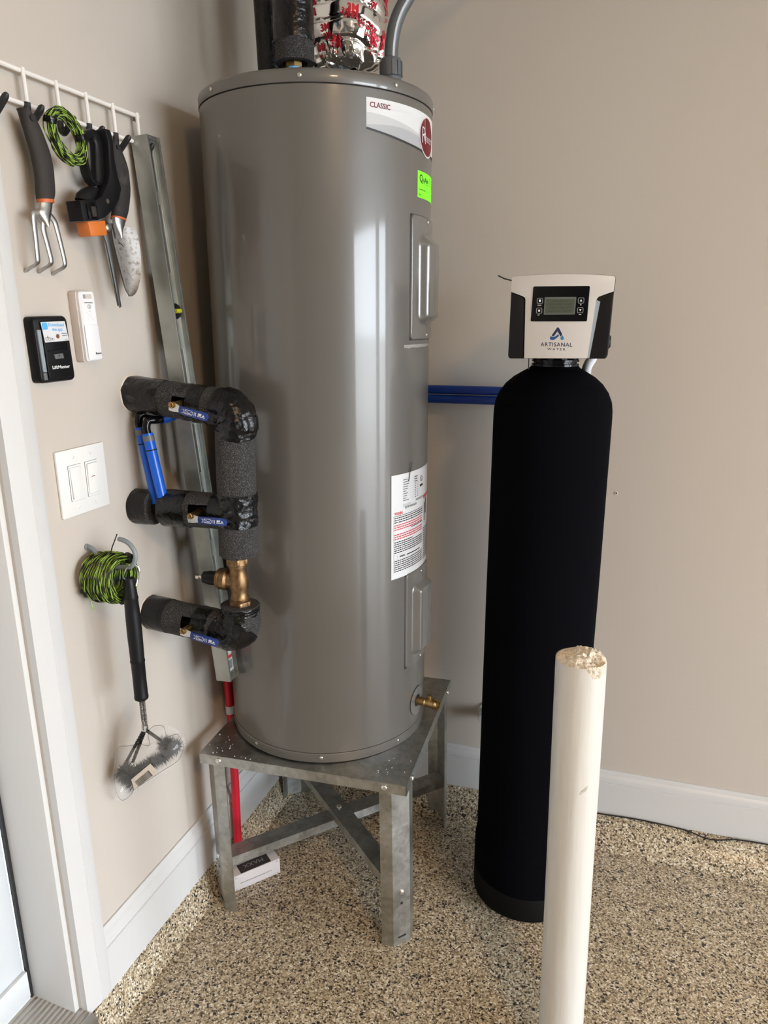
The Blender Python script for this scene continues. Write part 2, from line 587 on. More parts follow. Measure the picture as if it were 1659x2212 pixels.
# ceiling light (warm), out of the frame but reflected in the tank
lt = root('ceiling_light', (2.0, -2.4, ZC), 'round warm ceiling lamp on the garage ceiling', 'lamp')
build(MB().lathe([(.16, ZC), (.16, ZC - .025), (.15, ZC - .03)], (2.0, -2.4, 0), n=32), 'lamp_base', TRIM, lt)
build(MB().lathe([(.14, ZC - .03), (.135, ZC - .06), (.10, ZC - .085), (.04, ZC - .095)], (2.0, -2.4, 0), n=32), 'lamp_shade', GLOWW, lt)
ld = bpy.data.lights.new('ceiling_lamp_light', 'AREA')
ld.shape = 'DISK'
ld.size = .3
ld.energy = 32
ld.color = (1, .64, .33)
lo_ = bpy.data.objects.new('ceiling_lamp_light', ld)
lo_.location = (2.0, -2.4, ZC - .12)
COL.objects.link(lo_)

# ------------------------------------------------------------------ water heater stand
ST = (.3045, -.349, 0)
SYAW = R(3.0)
stand = root('heater_stand', ST, 'galvanised steel stand with square top and crossed braces under the water heater', 'stand', rot=(0, 0, SYAW))
SH, SZ = .2625, .457
mb = MB()
mb.box((-SH, -SH, SZ - .0015), (SH, SH, SZ))
for a in range(4):
    q = Matrix.Rotation(a * PI / 2, 4, 'Z')
    mb.box((-SH, -SH, SZ - .027), (SH, -SH + .0018, SZ - .0004), q)
build(mb, 'top_plate', GALV, stand, local=True)
leg_o = [(.064, 0), (.034, 0), (.004, .030), (.004, .056)]      # distances in from the two sides, outer line of the folded leg
for sx, sy in ((-1, -1), (1, -1), (1, 1), (-1, 1)):
    mb = MB()
    t = .0022
    pts_o = [(SH - a, SH - b - .0022) for a, b in leg_o]
    pts_o = [(SH - .066, SH - .0025), (SH - .036, SH - .0025), (SH - .0025, SH - .036), (SH - .0025, SH - .066)]
    pts_i = [(SH - .066, SH - .0025 - t), (SH - .037, SH - .0025 - t), (SH - .0025 - t, SH - .037), (SH - .0025 - t, SH - .066)]
    poly = pts_o + pts_i[::-1]
    mb.loops([[(sx * x, sy * y, z) for x, y in poly] for z in (0.0, SZ - .002)])
    lg = build(mb, 'leg', GALV, stand, local=True)
    n = Vector((sx, sy, 0)).normalized()
    c = Vector((sx * (SH - .0193), sy * (SH - .0193), 0))
    screw(lg, c + Vector((0, 0, .150)) - n * .0005, n, .0072, STEEL)
    mh = MB().lathe([(.0035, 0), (.0035, .0008)], c + Vector((0, 0, .118)), n, 12)
    build(mh, 'bolt_hole', SEAM, lg, local=True)
    ms = MB().box((-.011, 0, -.002), (.011, .001, .002), Matrix.Translation(c + n * .0003 + Vector((0, 0, .022))) @ Matrix.Rotation(math.atan2(n.y, n.x) - PI / 2, 4, 'Z'))
    build(ms, 'foot_slot', SEAM, lg, local=True)
    screw(stand, (sx * (SH - .052), sy * SH, SZ - .013), (0, sy, 0), .0072, STEEL)
    screw(stand, (sx * SH, sy * (SH - .052), SZ - .013), (sx, 0, 0), .0072, STEEL)
for a, z in ((PI / 4, .150), (-PI / 4, .166)):
    q = Matrix.Rotation(a, 4, 'Z') @ Matrix.Translation((0, 0, z))
    Lb = SH * math.sqrt(2) - .032
    sec = [(-.024, -.024), (-.024, 0), (.024, 0), (.024, -.024), (.022, -.024), (.022, -.002), (-.022, -.002), (-.022, -.024)]
    mb = MB().loops([[q @ Vector((x, y, zz)) for y, zz in sec] for x in (-Lb, Lb)])
    br = build(mb, 'cross_brace', GALV, stand, local=True)
screw(stand, (0, 0, .166), (0, 0, 1), .007, STEEL)
# flecks of debris on the plate
mb = MB()
for i in range(70):
    side = random.random()
    if side < .65:
        x, y = random.uniform(-SH + .005, -.02), random.uniform(-SH + .005, -.17)
    else:
        x, y = random.uniform(.0, SH - .01), random.uniform(-SH + .01, -.15)
    if math.hypot(x + .02, y - .02) < .275:
        continue
    r_ = random.uniform(.0007, .0020)
    mb.lathe([(r_, SZ), (r_ * .6, SZ + r_ * .8)], (x, y, 0), n=5)
deb = build(mb, 'paint_flecks', LABEL, stand, local=True)
deb['kind'] = 'stuff'

# ------------------------------------------------------------------ water heater
HO = (.2817, -.3332, .4613)
HT = .0159
HR = .2538
heater = root('water_heater', HO, 'tall grey cylindrical electric water heater standing on a galvanised stand', 'water heater', rot=(0, HT, 0))
HM = Matrix.Translation(HO) @ Matrix.Rotation(HT, 4, 'Y')
def H(th, h, dr=0.0):
    a = R(th)
    return Vector(((HR + dr) * math.cos(a), (HR + dr) * math.sin(a), h))
def hfn(th0, h0, dr=.0008):
    """print on the tank: u metres to the right, v metres up, from (th0, h0)"""
    return lambda u, v: H(th0 + math.degrees(u / HR), h0 + v, dr)
def hpatch(mb_, th0, th1, hb, ht, dr, n=40, nv=1):
    fb = hb if callable(hb) else (lambda t: hb)
    ft = ht if callable(ht) else (lambda t: ht)
    def g(u, v):
        th = th0 + (th1 - th0) * u
        return H(th, fb(th) + (ft(th) - fb(th)) * v, dr)
    return mb_.grid(g, n, nv)

mb = MB().lathe([(HR - .002, .023), (HR, .0245), (HR, 1.4525), (HR - .002, 1.454)], n=160, cap0=False, cap1=False)
build(mb, 'tank_body', HEAT, heater, local=True)
mb = MB().lathe([(HR - .01, 0), (HR + .0012, 0), (HR + .0016, .002), (HR + .0016, .021), (HR, .0228), (HR - .002, .0228)], n=160)
build(mb, 'bottom_ring', HEAT, heater, local=True)
mb = MB().lathe([(HR - .0035, .022), (HR - .0035, .026)], n=96, cap0=False, cap1=False)
build(mb, 'seam_gap', SEAM, heater, local=True)
build(MB().lathe([(HR - .0035, 1.452), (HR - .0035, 1.457)], n=96, cap0=False, cap1=False), 'seam_gap', SEAM, heater, local=True)
mb = MB().lathe([(HR - .002, 1.4552), (HR + .0012, 1.4552), (HR + .0018, 1.457), (HR + .0018, 1.4735), (HR + .0005, 1.4775), (HR - .0035, 1.4802), (HR - .03, 1.481), (.02, 1.483)], n=160)
build(mb, 'top_cap', HEAT, heater, local=True, ang=50)
for k in range(8):
    screw(heater, H(-73.5 + 44.6 * k, 1.4665, .0016), H(-73.5 + 44.6 * k, 0), .0042, STEEL)
    screw(heater, H(-71.7 + 45.7 * k, .0135, .0014), H(-71.7 + 45.7 * k, 0), .0040, STEEL)

# brand label
def lb(th):
    t = (th + 44.5) / 84.5
    return 1.383 - .020 * math.sin(min(t, 1) * PI * .9)
blab = build(hpatch(MB(), -44.5, 40, lb, 1.4365, .0004, 60), 'brand_label', LABEL, heater, local=True)
g1 = lambda th: max(lb(th) + .002, 1.4105 - .030 * ((th + 44.5) / 45) ** 1.6)
g2 = lambda th: max(lb(th) + .002, 1.398 + .010 * math.sin((th + 44.5) / 45 * 2.4) - .020 * ((th + 44.5) / 45) ** 2)
build(hpatch(MB(), -44.3, 39.8, lambda t: lb(t) + .0015, g1, .0006, 60), 'label_swoosh', LABELG1, blab, local=True)
build(hpatch(MB(), -44.3, 39.8, lambda t: lb(t) + .0012, lambda t: max(lb(t) + .0016, g2(t) - .010), .0008, 60), 'label_swoosh', LABELG2, blab, local=True)
build(hpatch(MB(), -44.5, 40, lambda t: lb(t) - .0026, lambda t: lb(t) + .0010, .0010, 60), 'label_stripe', INK, blab, local=True)
build(MB().text('CLASSIC', .0095, hfn(-42.9, 1.4200), 'LEFT', bold=.018, width=.0475), 'label_lettering', MAROON, blab, local=True)
build(MB().text('series', .0085, hfn(-31.0, 1.4195), 'LEFT', width=.031), 'label_lettering', SILVER, blab, local=True)
def oval(r_, dr):
    return MB().grid(lambda u, v: H(-1.2 + math.degrees(r_ * v * math.cos(2 * PI * u) / HR), 1.3935 + r_ * .93 * v * math.sin(2 * PI * u), dr), 48, 3)
ov = build(oval(.0425, .0012), 'logo_rim', SILVER, blab, local=True)
build(oval(.0395, .0016), 'logo_oval', MAROON, blab, local=True)
f_ = hfn(-1.2, 1.3935, .0020)
mb = MB().text('R', .034, lambda u, v: f_(u - .034, v - .015), 'LEFT', bold=-.012, width=.020)
mb.text('heem', .018, lambda u, v: f_(u - .016, v - .010), 'LEFT', bold=-.010, width=.050)
mb.add([f_(-.0150, -.010), f_(-.0138, -.010), f_(-.0170, .034), f_(-.0182, .034)], [(0, 1, 2, 3)])
build(mb, 'logo_lettering', SILVER, blab, local=True)

# fluorescent service sticker
gs = build(hpatch(MB(), -12.1, 15, lambda t: 1.271, lambda t: 1.3235, .0006, 16), 'service_sticker', NEON, heater, local=True)
f_ = hfn(-12.1, 1.271, .0010)
mb = MB().text('Q', .0150, lambda u, v: f_(u + .008, v + .032), 'LEFT', bold=.02, width=.017)
mb.text('uAin', .0110, lambda u, v: f_(u + .026, v + .033), 'LEFT', bold=.015, width=.033)
mb.add([f_(.028, .0300), f_(.058, .0300), f_(.058, .0310), f_(.028, .0310)], [(0, 1, 2, 3)])
mb.text('Customer Name', .0036, lambda u, v: f_(u + .006, v + .0155), 'LEFT', bold=.01, width=.036)
mb.text('Date', .0040, lambda u, v: f_(u + .006, v + .0050), 'LEFT', bold=.01)
mb.add([f_(.044, .0148), f_(.108, .0148), f_(.108, .0154), f_(.044, .0154)], [(0, 1, 2, 3)])
mb.add([f_(.020, .0038), f_(.108, .0038), f_(.108, .0044), f_(.020, .0044)], [(0, 1, 2, 3)])
for i in range(4):
    mb.add([f_(.070 + .004 * (i % 2), .0445 - .0045 * i), f_(.112, .0445 - .0045 * i), f_(.112, .0462 - .0045 * i), f_(.070 + .004 * (i % 2), .0462 - .0045 * i)], [(0, 1, 2, 3)])
build(mb, 'sticker_lettering', INKGR, gs, local=True)

# access panels: pressed steel doors with a raised rib
def access_panel(thc, hw, h0, h1, e0, e1):
    W_ = R(hw) * HR
    def rr(u, v):                         # metres from panel centre
        # raised oblong in the middle with sloping sides
        cx, cy = u, (h0 + (h1 - h0) * v)
        ex, ey = .047, (e1 - e0) / 2
        qx = max(abs(cx) - ex + .02, 0)
        qy = max(abs(cy - (e0 + e1) / 2) - ey + .02, 0)
        d = math.hypot(qx, qy) - .02 if (qx or qy) else -.02
        s = min(max(-d / .020 + .15, 0), 1)
        s = s * s * (3 - 2 * s)
        return .0045 + .019 * s
    rc = .012
    nu, nv = 48, 72
    def fn(a, b):
        h = h0 + (h1 - h0) * b
        de = min(h - h0, h1 - h)
        w = W_
        if de < rc:
            w = W_ - rc + math.sqrt(max(rc * rc - (rc - de) ** 2, 0))
        u = (2 * a - 1) * w
        edge = min(de, w - abs(u))
        lift = rr(u, b)
        if edge < .0035:
            k = edge / .0035
            lift = min(lift, -.001 + .0055 * math.sqrt(max(0, 1 - (1 - k) ** 2)))
        return H(thc + math.degrees(u / HR), h, lift)
    bs = sorted(set([i / nv for i in range(nv + 1)] + [x / (h1 - h0) for x in (.0005, .0015, .003, .005, .008)] + [1 - x / (h1 - h0) for x in (.0005, .0015, .003, .005, .008)]))
    us = sorted(set([i / nu for i in range(nu + 1)] + [x / (2 * W_) for x in (.0006, .0015, .0025, .0036)] + [1 - x / (2 * W_) for x in (.0006, .0015, .0025, .0036)]))
    mb_ = MB()
    mb_.v = [fn(a, b) for a in us for b in bs]
    w = len(bs)
    for i in range(len(us) - 1):
        for j in range(len(bs) - 1):
            mb_.f.append((i * w + j, (i + 1) * w + j, (i + 1) * w + j + 1, i * w + j + 1))
    p = build(mb_, 'access_panel', HEAT2, heater, local=True, ang=60)
    for h in (h0 + .010, h1 - .010):
        screw(p, H(thc, h, .0045), H(thc, 0), .0034, STEEL)
    # dark shadow gap round the panel
    build(hpatch(MB(), thc - hw - .35, thc + hw + .35, h0 - .0008, h1 + .0008, .0002, 24), 'panel_gap', SEAM, p, local=True)
    return p
access_panel(-1.0, 17.0, .978, 1.236, 1.012, 1.196)
access_panel(-4.5, 15.8, .196, .440, .222, .408)

# strip of clear tape
def tape_b(th):
    return .962 + .0045 * nz(th * .35, 2, 2)
build(hpatch(MB(), -22.5, 16, tape_b, lambda t: .9685, .0006, 30), 'clear_tape_strip', CTAPE, heater, local=True)

# warning and rating label
def wb_(th):
    return .4385
wl = build(hpatch(MB(), -31, 31, .4385, .6845, .0006, 40), 'warning_label', LABEL, heater, local=True)
f0w = hfn(-31, .4385, .0010)
def f_(u, v):
    return f0w(u, .012 + (v - .0085) * 1.72 if v < .1 else .168 + (v - .104) * .56)
def bar(mb_, u0, v0, u1, v1, dr=None):
    n = max(1, int((u1 - u0) / .02))
    for i in range(n):
        a, b = u0 + (u1 - u0) * i / n, u0 + (u1 - u0) * (i + 1) / n
        mb_.add([f_(a, v0), f_(b, v0), f_(b, v1), f_(a, v1)], [(0, 1, 2, 3)])
def lines(mb_, u0, u1, v_top, v_bot, pitch, hgt, fill=.86):
    v = v_top
    while v - hgt > v_bot:
        u = u0
        end = u1 if random.random() < fill else u0 + (u1 - u0) * random.uniform(.3, .8)
        while u < end:
            w = random.uniform(.003, .009)
            bar(mb_, u, v - hgt, min(u + w, end), v)
            u += w + .0013
        v -= pitch
blk, red, gry = MB(), MB(), MB()
# rating plate
for i in range(10):
    v = .222 - i * .0096
    bar(gry, .036, v, .108, v + .0005)
    bar(blk, .037, v - .0062, .037 + random.uniform(.012, .024), v - .0036)
    if i < 3:
        bar(blk, .082, v - .0066, .082 + random.uniform(.012, .02), v - .0030)
    else:
        bar(blk, .086, v - .0066, .090, v - .0030)
        bar(blk, .099, v - .0066, .102, v - .0030)
for u in (.080, .094):
    bar(gry, u, .128, u + .0004, .193)
bar(blk, .112, .164, .132, .174)
for i in range(34):
    bar(gry, .090 + i * .0013, .112, .0906 + i * .0013 + random.uniform(0, .0004), .122)
f0_ = f_
mb2 = MB().tube([f_(.120 + .006 * math.cos(a * PI / 12), .198 + .011 * math.sin(a * PI / 12)) for a in range(24)], .0007, 4, wrap=True)
blk.add(mb2.v, mb2.f)
lines(gry, .037, .066, .116, .104, .0034, .0014)
blk.text('ELECTRIC WATER HEATER', .0030, lambda u, v: f_(u + .044, v + .0965), 'LEFT', bold=.01)
red.text('WARNING', .0040, lambda u, v: f_(u + .009, v + .0905), 'LEFT', bold=.03, width=.028)
bar(blk, .007, .0885, .134, .0892)
bar(blk, .007, .010, .0075, .0885)
lines(blk, .009, .131, .0870, .0785, .0030, .0014)
lines(red, .009, .128, .0770, .0690, .0030, .0015)
lines(blk, .070, .131, .0690, .0650, .0030, .0014)
lines(red, .009, .128, .0640, .0540, .0030, .0015)
lines(blk, .009, .131, .0535, .0370, .0029, .0014)
bar(gry, .007, .0350, .134, .0353)
blk.text('WARNING', .0030, lambda u, v: f_(u + .026, v + .0303), 'LEFT', bold=.02)
blk.text('!', .0034, lambda u, v: f_(u + .018, v + .0303), 'LEFT', bold=.02)
bar(blk, .052, .0305, .115, .0320)
bar(gry, .007, .0285, .134, .0288)
lines(blk, .009, .131, .0272, .0085, .0029, .0014)
# neighbour column on the label
bar(red, .138, .104, .262, .118)
bar(blk, .146, .066, .152, .092)
bar(blk, .156, .075, .166, .098)
lines(blk, .140, .262, .056, .010, .0034, .0016)
build(blk, 'label_print', INK, wl, local=True)
build(red, 'label_red_print', INKR, wl, local=True)['kind'] = 'stuff'
build(gry, 'label_fine_print', INKG, wl, local=True)['kind'] = 'stuff'
# a small tie standing off the label corner
build(MB().tube([H(-18.3, .664, .002), H(-17.5, .690, .004), H(-16.8, .708, .006)], .0009, 6), 'cable_tie_end', INK, heater, local=True)

# drain valve
dth, dh = -6.2, .0830
ax_ = H(dth, 0).normalized()
fr = Vector((0, 0, 1)).cross(ax_)
def disc(rad, dr, rin=0):
    return MB().grid(lambda u, v: H(dth + math.degrees((rin + (rad - rin) * v) * math.cos(2 * PI * u) / HR), dh + (rin + (rad - rin) * v) * math.sin(2 * PI * u), dr), 40, 4)
build(disc(.0385, .0003), 'plate_gap', SEAM, heater, local=True)
build(disc(.0372, .0016), 'drain_plate', HEAT2, heater, local=True)
build(disc(.0155, .0022), 'drain_hole', SEAM, heater, local=True)
c0 = H(dth, dh, .000)
dv = build(MB().lathe([(.0105, .0), (.0105, .020), (.0120, .021), (.0120, .024), (.0110, .025), (.0110, .046), (.0128, .047), (.0128, .049), (.0112, .050), (.0128, .0515), (.0112, .053), (.0128, .0545), (.0112, .056), (.0126, .0575), (.0126, .060), (.0085, .0605), (.0085, .056)], c0, ax_, 24, True, True), 'drain_valve', BRASS, heater, local=True)
pc = c0 + ax_ * .035
build(MB().lathe([(.0075, .008), (.0075, .014), (.0060, .0145), (.0060, .018), (.0068, .0185), (.0068, .0215), (.0030, .0225)], pc, (0, 0, 1), 16), 'valve_stem', BRASS, dv, local=True)
build(MB().box((-.0055, -.0008, .0222), (.0055, .0008, .0232), Matrix.Translation(pc) @ Matrix.Rotation(.6, 4, 'Z')), 'screw_slot', SEAM, dv, local=True)

# pipe connections on the top
nut = build(MB().lathe([(.0185, 1.526), (.0185, 1.5395), (.016, 1.541)], (-.008, -.097, 0), n=6), 'union_nut', BRASS, heater, local=True)
build(MB().lathe([(.0135, 1.482), (.0150, 1.490), (.0135, 1.498), (.0150, 1.506), (.0135, 1.514), (.0150, 1.521), (.0140, 1.527)], (-.008, -.097, 0), n=20), 'pipe_nipple', DBLUE, nut, local=True)
nut = build(MB().lathe([(.0175, 1.482), (.0175, 1.497), (.015, 1.499)], (.020, .103, 0), n=6), 'union_nut', BRASS, heater, local=True)
build(MB().lathe([(.0135, 1.497), (.0150, 1.506), (.0135, 1.514), (.0150, 1.522), (.0135, 1.530), (.0150, 1.538), (.0135, 1.546), (.0135, 1.552)], (.020, .103, 0), n=20), 'pipe_nipple', DBLUE, nut, local=True)
build(MB().box((-.035, -.020, 1.482), (.028, .030, 1.492), Matrix.Translation((.01, -.03, 0))), 'port_cover', LABEL, heater, local=True, bevel=.002)

# ------------------------------------------------------------------ pipes above the heater
p1 = root('insulated_riser_pipe', (.3015, -.43, 1.985), 'black foam insulated pipe with shiny tape rising from the front port of the heater', 'pipe')
def lump(c, r_, z0, z1, nzz, nth, amp, seed, sc=1.0):
    def fn(u, v):
        a = 2 * PI * v
        z = z0 + (z1 - z0) * u
        rr_ = r_ + amp * nz(math.cos(a) * 3 * sc + seed, math.sin(a) * 3 * sc, z * 30 * sc)
        return (c[0] + rr_ * math.cos(a), c[1] + rr_ * math.sin(a), z)
    return fn
mb = MB().grid(lump((.3015, -.43), .0400, 1.994, 2.75, 40, 40, .0012, 1), 60, 40)
mb.grid(lambda u, v: (.3015 + (.026 + .014 * u) * math.cos(2 * PI * v), -.43 + (.026 + .014 * u) * math.sin(2 * PI * v), 1.994), 6, 40)
mb.grid(lambda u, v: (.3015 + .026 * math.cos(2 * PI * v), -.43 + .026 * math.sin(2 * PI * v), 1.994 + .06 * u), 4, 40)
mb.grid(lambda u, v: (.3015 + .026 * u * math.cos(2 * PI * v), -.43 + .026 * u * math.sin(2 * PI * v), 2.054), 2, 40)
build(mb, 'foam_sleeve', FOAM, p1, ang=70)
def wrapfn(c, r_, z0, z1, amp, seed):
    def fn(u, v):
        a = 2 * PI * v
        zb = z0 + .004 * nz(math.cos(a) * 2, math.sin(a) * 2, seed)
        z = zb + (z1 - zb) * u
        band = (z * 21 + v) % 1.0
        rr_ = r_ + .0010 * band + amp * nz(math.cos(a) * 4 + seed, math.sin(a) * 4, z * 45)
        return (c[0] + rr_ * math.cos(a), c[1] + rr_ * math.sin(a), z)
    return fn
build(MB().grid(wrapfn((.3015, -.43), .0412, 2.032, 2.75, .0012, 3), 200, 56), 'tape_wrap', TAPE, p1, ang=50)

p2 = root('black_vent_pipe', (.158, -.25, 1.94), 'black insulated pipe behind the taped riser at the back of the heater top', 'pipe')
build(MB().tube([(.160, -.25, 1.952), (.158, -.25, 2.02)], .0335, 28), 'pipe_collar', TAPE, p2)
build(MB().tube([(.158, -.25, 2.018), (.155, -.25, 2.2), (.150, -.25, 2.75)], .0315, 28), 'foam_sleeve', TAPE, p2)

# foil wrapped duct with printed logos
FC = (.345, -.235)
def foil_r(a, z):
    r_ = .090
    r_ += .0040 * nz(math.cos(a) * 2.2, math.sin(a) * 2.2, z * 14)
    g = z * 26 + .35 * math.sin(a + 1) + .4 * nz(math.cos(a), math.sin(a), z * 6)
    fr_ = g % 1.0
    r_ -= .0055 * math.exp(-((fr_ - .5) / .10) ** 2)
    if z < 2.105:
        k = (2.105 - z) / .075
        cr_ = abs(nz(math.cos(a) * 3.4, math.sin(a) * 3.4, z * 20)) * 1.1 + abs(nz(math.cos(a) * 6.5 + 4, math.sin(a) * 6.5, z * 34)) * .35
        r_ -= k * .022 * cr_ + k * k * .010
    return r_
def foil_p(a, z, off=0):
    r_ = foil_r(a, z) + off
    return Vector((FC[0] + r_ * math.cos(a), FC[1] + r_ * math.sin(a), z))
fo = root('foil_wrapped_pipe', (FC[0], FC[1], 2.02), 'crinkled silver foil wrapped pipe with red 3M print above the heater', 'pipe')
mb = MB().grid(lambda u, v: foil_p(2 * PI * v, 2.030 + .72 * (u ** 1.7)), 170, 150)
def foil_bottom(u, v):
    a = 2 * PI * v
    r1 = foil_r(a, 2.030)
    r_ = .022 + (r1 - .022) * u
    z = 2.030 - .012 * math.sin(u * PI) + .008 * nz(math.cos(a) * 4 * u, math.sin(a) * 4 * u, 3) * math.sin(u * PI) + .006 * (1 - u)
    if u > .999:
        z = 2.030
    return (FC[0] + r_ * math.cos(a), FC[1] + r_ * math.sin(a), z)
mb.grid(foil_bottom, 16, 150)
build(mb, 'foil_wrap', FOIL, fo, ang=55)
mb = MB()
for i in range(42):
    a0 = R(random.uniform(-175, 5))
    z0 = random.uniform(2.05, 2.21)
    s_ = random.uniform(.010, .017)
    tw = random.uniform(-.5, .4)
    def pr(u, v, a0=a0, z0=z0, tw=tw):
        uu, vv_ = u * math.cos(tw) - v * math.sin(tw), u * math.sin(tw) + v * math.cos(tw)
        return foil_p(a0 + uu / .09, min(max(z0 + vv_, 2.031), 2.74), .0012)
    mb.text('3M', s_, pr, 'LEFT', bold=.035)
    if i % 2:
        mb.text('3340', s_ * .45, lambda u, v, q=pr, s_=s_: q(u, v - s_ * .8), 'LEFT', bold=.01)
build(mb, 'red_print', FOILRED, fo, smooth=False)['kind'] = 'stuff'
mb = MB()
for k, (a0, z0) in enumerate(((-.55, 2.150), (-.48, 2.128))):
    pts = [foil_p(a0 + .05 * math.sin(t * 2.2 + k), z0 + .006 * math.sin(t * 3.1) - .0016 * t, .0014) for t in range(9)]
    mb.tube(smooth_path(pts, 3), .0007, 4)
build(mb, 'marker_scribble', INK, fo)

# flexible grey conduit
co = root('flexible_conduit', (.500, -.400, 1.94), 'grey flexible electrical conduit curving up from the heater top to the wall', 'conduit')
CZ0 = 1.942
mb = MB().lathe([(.0205, CZ0), (.0205, CZ0 + .012), (.0225, CZ0 + .014), (.0225, CZ0 + .036), (.0200, CZ0 + .046), (.016, CZ0 + .048)], (.500, -.400, 0), n=24)
for k in range(12):
    a = 2 * PI * k / 12
    mb.box((.021, -.0025, CZ0 + .014), (.0238, .0025, CZ0 + .040), Matrix.Translation((.500, -.400, 0)) @ Matrix.Rotation(a, 4, 'Z'))
build(mb, 'conduit_connector', CONDUIT, co)
cpath = smooth_path([(.500, -.400, CZ0 + .04), (.503, -.400, 2.02), (.512, -.399, 2.055), (.530, -.392, 2.09), (.575, -.36, 2.16), (.66, -.28, 2.24), (.78, -.16, 2.30), (.86, -.06, 2.31), (.88, .0, 2.31)], 8)
build(MB().tube(cpath, .0140, 20), 'conduit_hose', CONDUIT, co)
mb = MB()
vd = Vector((.30, -.95, .0))
for i in range(2, len(cpath) - 30):
    for sgn in (0, 1):
        a, b = cpath[i], cpath[i + 1]
        t = (b - a).normalized()
        s_ = t.cross(vd).normalized()
        s_ = (s_ if s_.x > 0 else -s_)
        n_ = s_.cross(t).normalized()
        n_ = n_ if n_.dot(vd) > 0 else -n_
        nn = (n_ * .93 + s_ * (.30 + .12 * sgn)).normalized()
        for j in (0, 1):
            p = a.lerp(b, .15 + .5 * j + .25 * sgn) + nn * .0144
            q = p + t * .0028
            wv = t.cross(nn).normalized() * .0013
            mb.add([p - wv, p + wv, q + wv, q - wv], [(0, 1, 2, 3)])
build(mb, 'white_print', CONDW, co)

# ------------------------------------------------------------------ water softener
SO = (.8136, -.2938, 0)
STL = .0185
soft = root('water_softener', SO, 'tall black jacketed water softener tank with white and black control head', 'water softener', rot=(0, STL, 0))
mb = MB().lathe([(.128, .0025), (.1335, .004), (.1345, .012), (.1345, .068), (.1335, .070)], n=72, cap1=False)
build(mb, 'tank_base', BOOT, soft, local=True)
prof = [(.1338, .070), (.1350, .074), (.1352, .135), (.1348, .150), (.1325, .164), (.1306, .170), (.1306, .60), (.1308, 1.10), (.1306, 1.262), (.1300, 1.280), (.1265, 1.300), (.1190, 1.318), (.1060, 1.336), (.0890, 1.351), (.0690, 1.363), (.0560, 1.370), (.0500, 1.376)]
def jac(u, v):
    t = u * (len(prof) - 1)
    i = min(int(t), len(prof) - 2)
    k = t - i
    r_ = prof[i][0] * (1 - k) + prof[i + 1][0] * k
    z = prof[i][1] * (1 - k) + prof[i + 1][1] * k
    a = 2 * PI * v
    r_ += .0008 * nz(math.cos(a) * 3, math.sin(a) * 3, z * 5)
    return (r_ * math.cos(a), r_ * math.sin(a), z)
jk = build(MB().grid(jac, (len(prof) - 1) * 4, 96), 'fabric_jacket', SLEEVE, soft, local=True, ang=80)
mb = MB()
for k in range(120):                                    # zig-zag seam stitching on the shoulder
    a0, a1 = 2 * PI * k / 120, 2 * PI * (k + .5) / 120
    for (a, z, b, z2) in ((a0, 1.290, a1, 1.298), (a1, 1.298, a0 + 2 * PI / 120, 1.290)):
        def pt(q, zz):
            r_ = .1298 - (zz - 1.281) * .19
            return (r_ * math.cos(q), r_ * math.sin(q), zz)
        mb.tube([pt(a, z), pt(b, z2)], .0004, 4)
st_ = build(mb, 'seam_stitching', SLEEVE, jk, local=True)
st_['kind'] = 'stuff'
mb = MB().lathe([(.049, 1.374), (.0515, 1.3755), (.0515, 1.3805), (.0475, 1.3815), (.0475, 1.3840), (.0515, 1.3848), (.0515, 1.3895), (.046, 1.391), (.040, 1.402), (.040, 1.46)], n=48)
nk = build(mb, 'neck_collar', BLKGL, soft, local=True)
for k in range(10):
    a = 2 * PI * k / 10 + .2
    build(MB().box((.038, -.006, 1.389), (.049, .006, 1.400), Matrix.Rotation(a, 4, 'Z')), 'collar_lug', BLKPL, nk, local=True)
# control head
FY = -.106
hx = .0145
mb = MB().prism(rrect(-.078, 1.402, .104, 1.552, .012), lambda x, z: (x, FY + .016, z), lambda x, z: (x, .060, z))
head = build(mb, 'control_head', BLKPL, soft, local=True, bevel=.003)
outl = [(-.0879, 1.4000), (-.0855, 1.3955), (-.0820, 1.3945), (.1085, 1.3975), (.1120, 1.3995), (.1142, 1.405), (.1168, 1.5276), (.1185, 1.5530), (.1170, 1.5575), (.1130, 1.5592), (.0900, 1.5612), (.0600, 1.5630), (.0146, 1.5642), (-.0330, 1.5633), (-.0600, 1.5622), (-.0800, 1.5608), (-.0845, 1.5600), (-.0866, 1.5570), (-.0872, 1.5292)]
mb = MB().prism(outl, lambda x, z: (x, FY + .0035, z), lambda x, z: (x, FY + .020, z))
cov = build(mb, 'head_cover', BLKPL, soft, local=True, bevel=.0012)
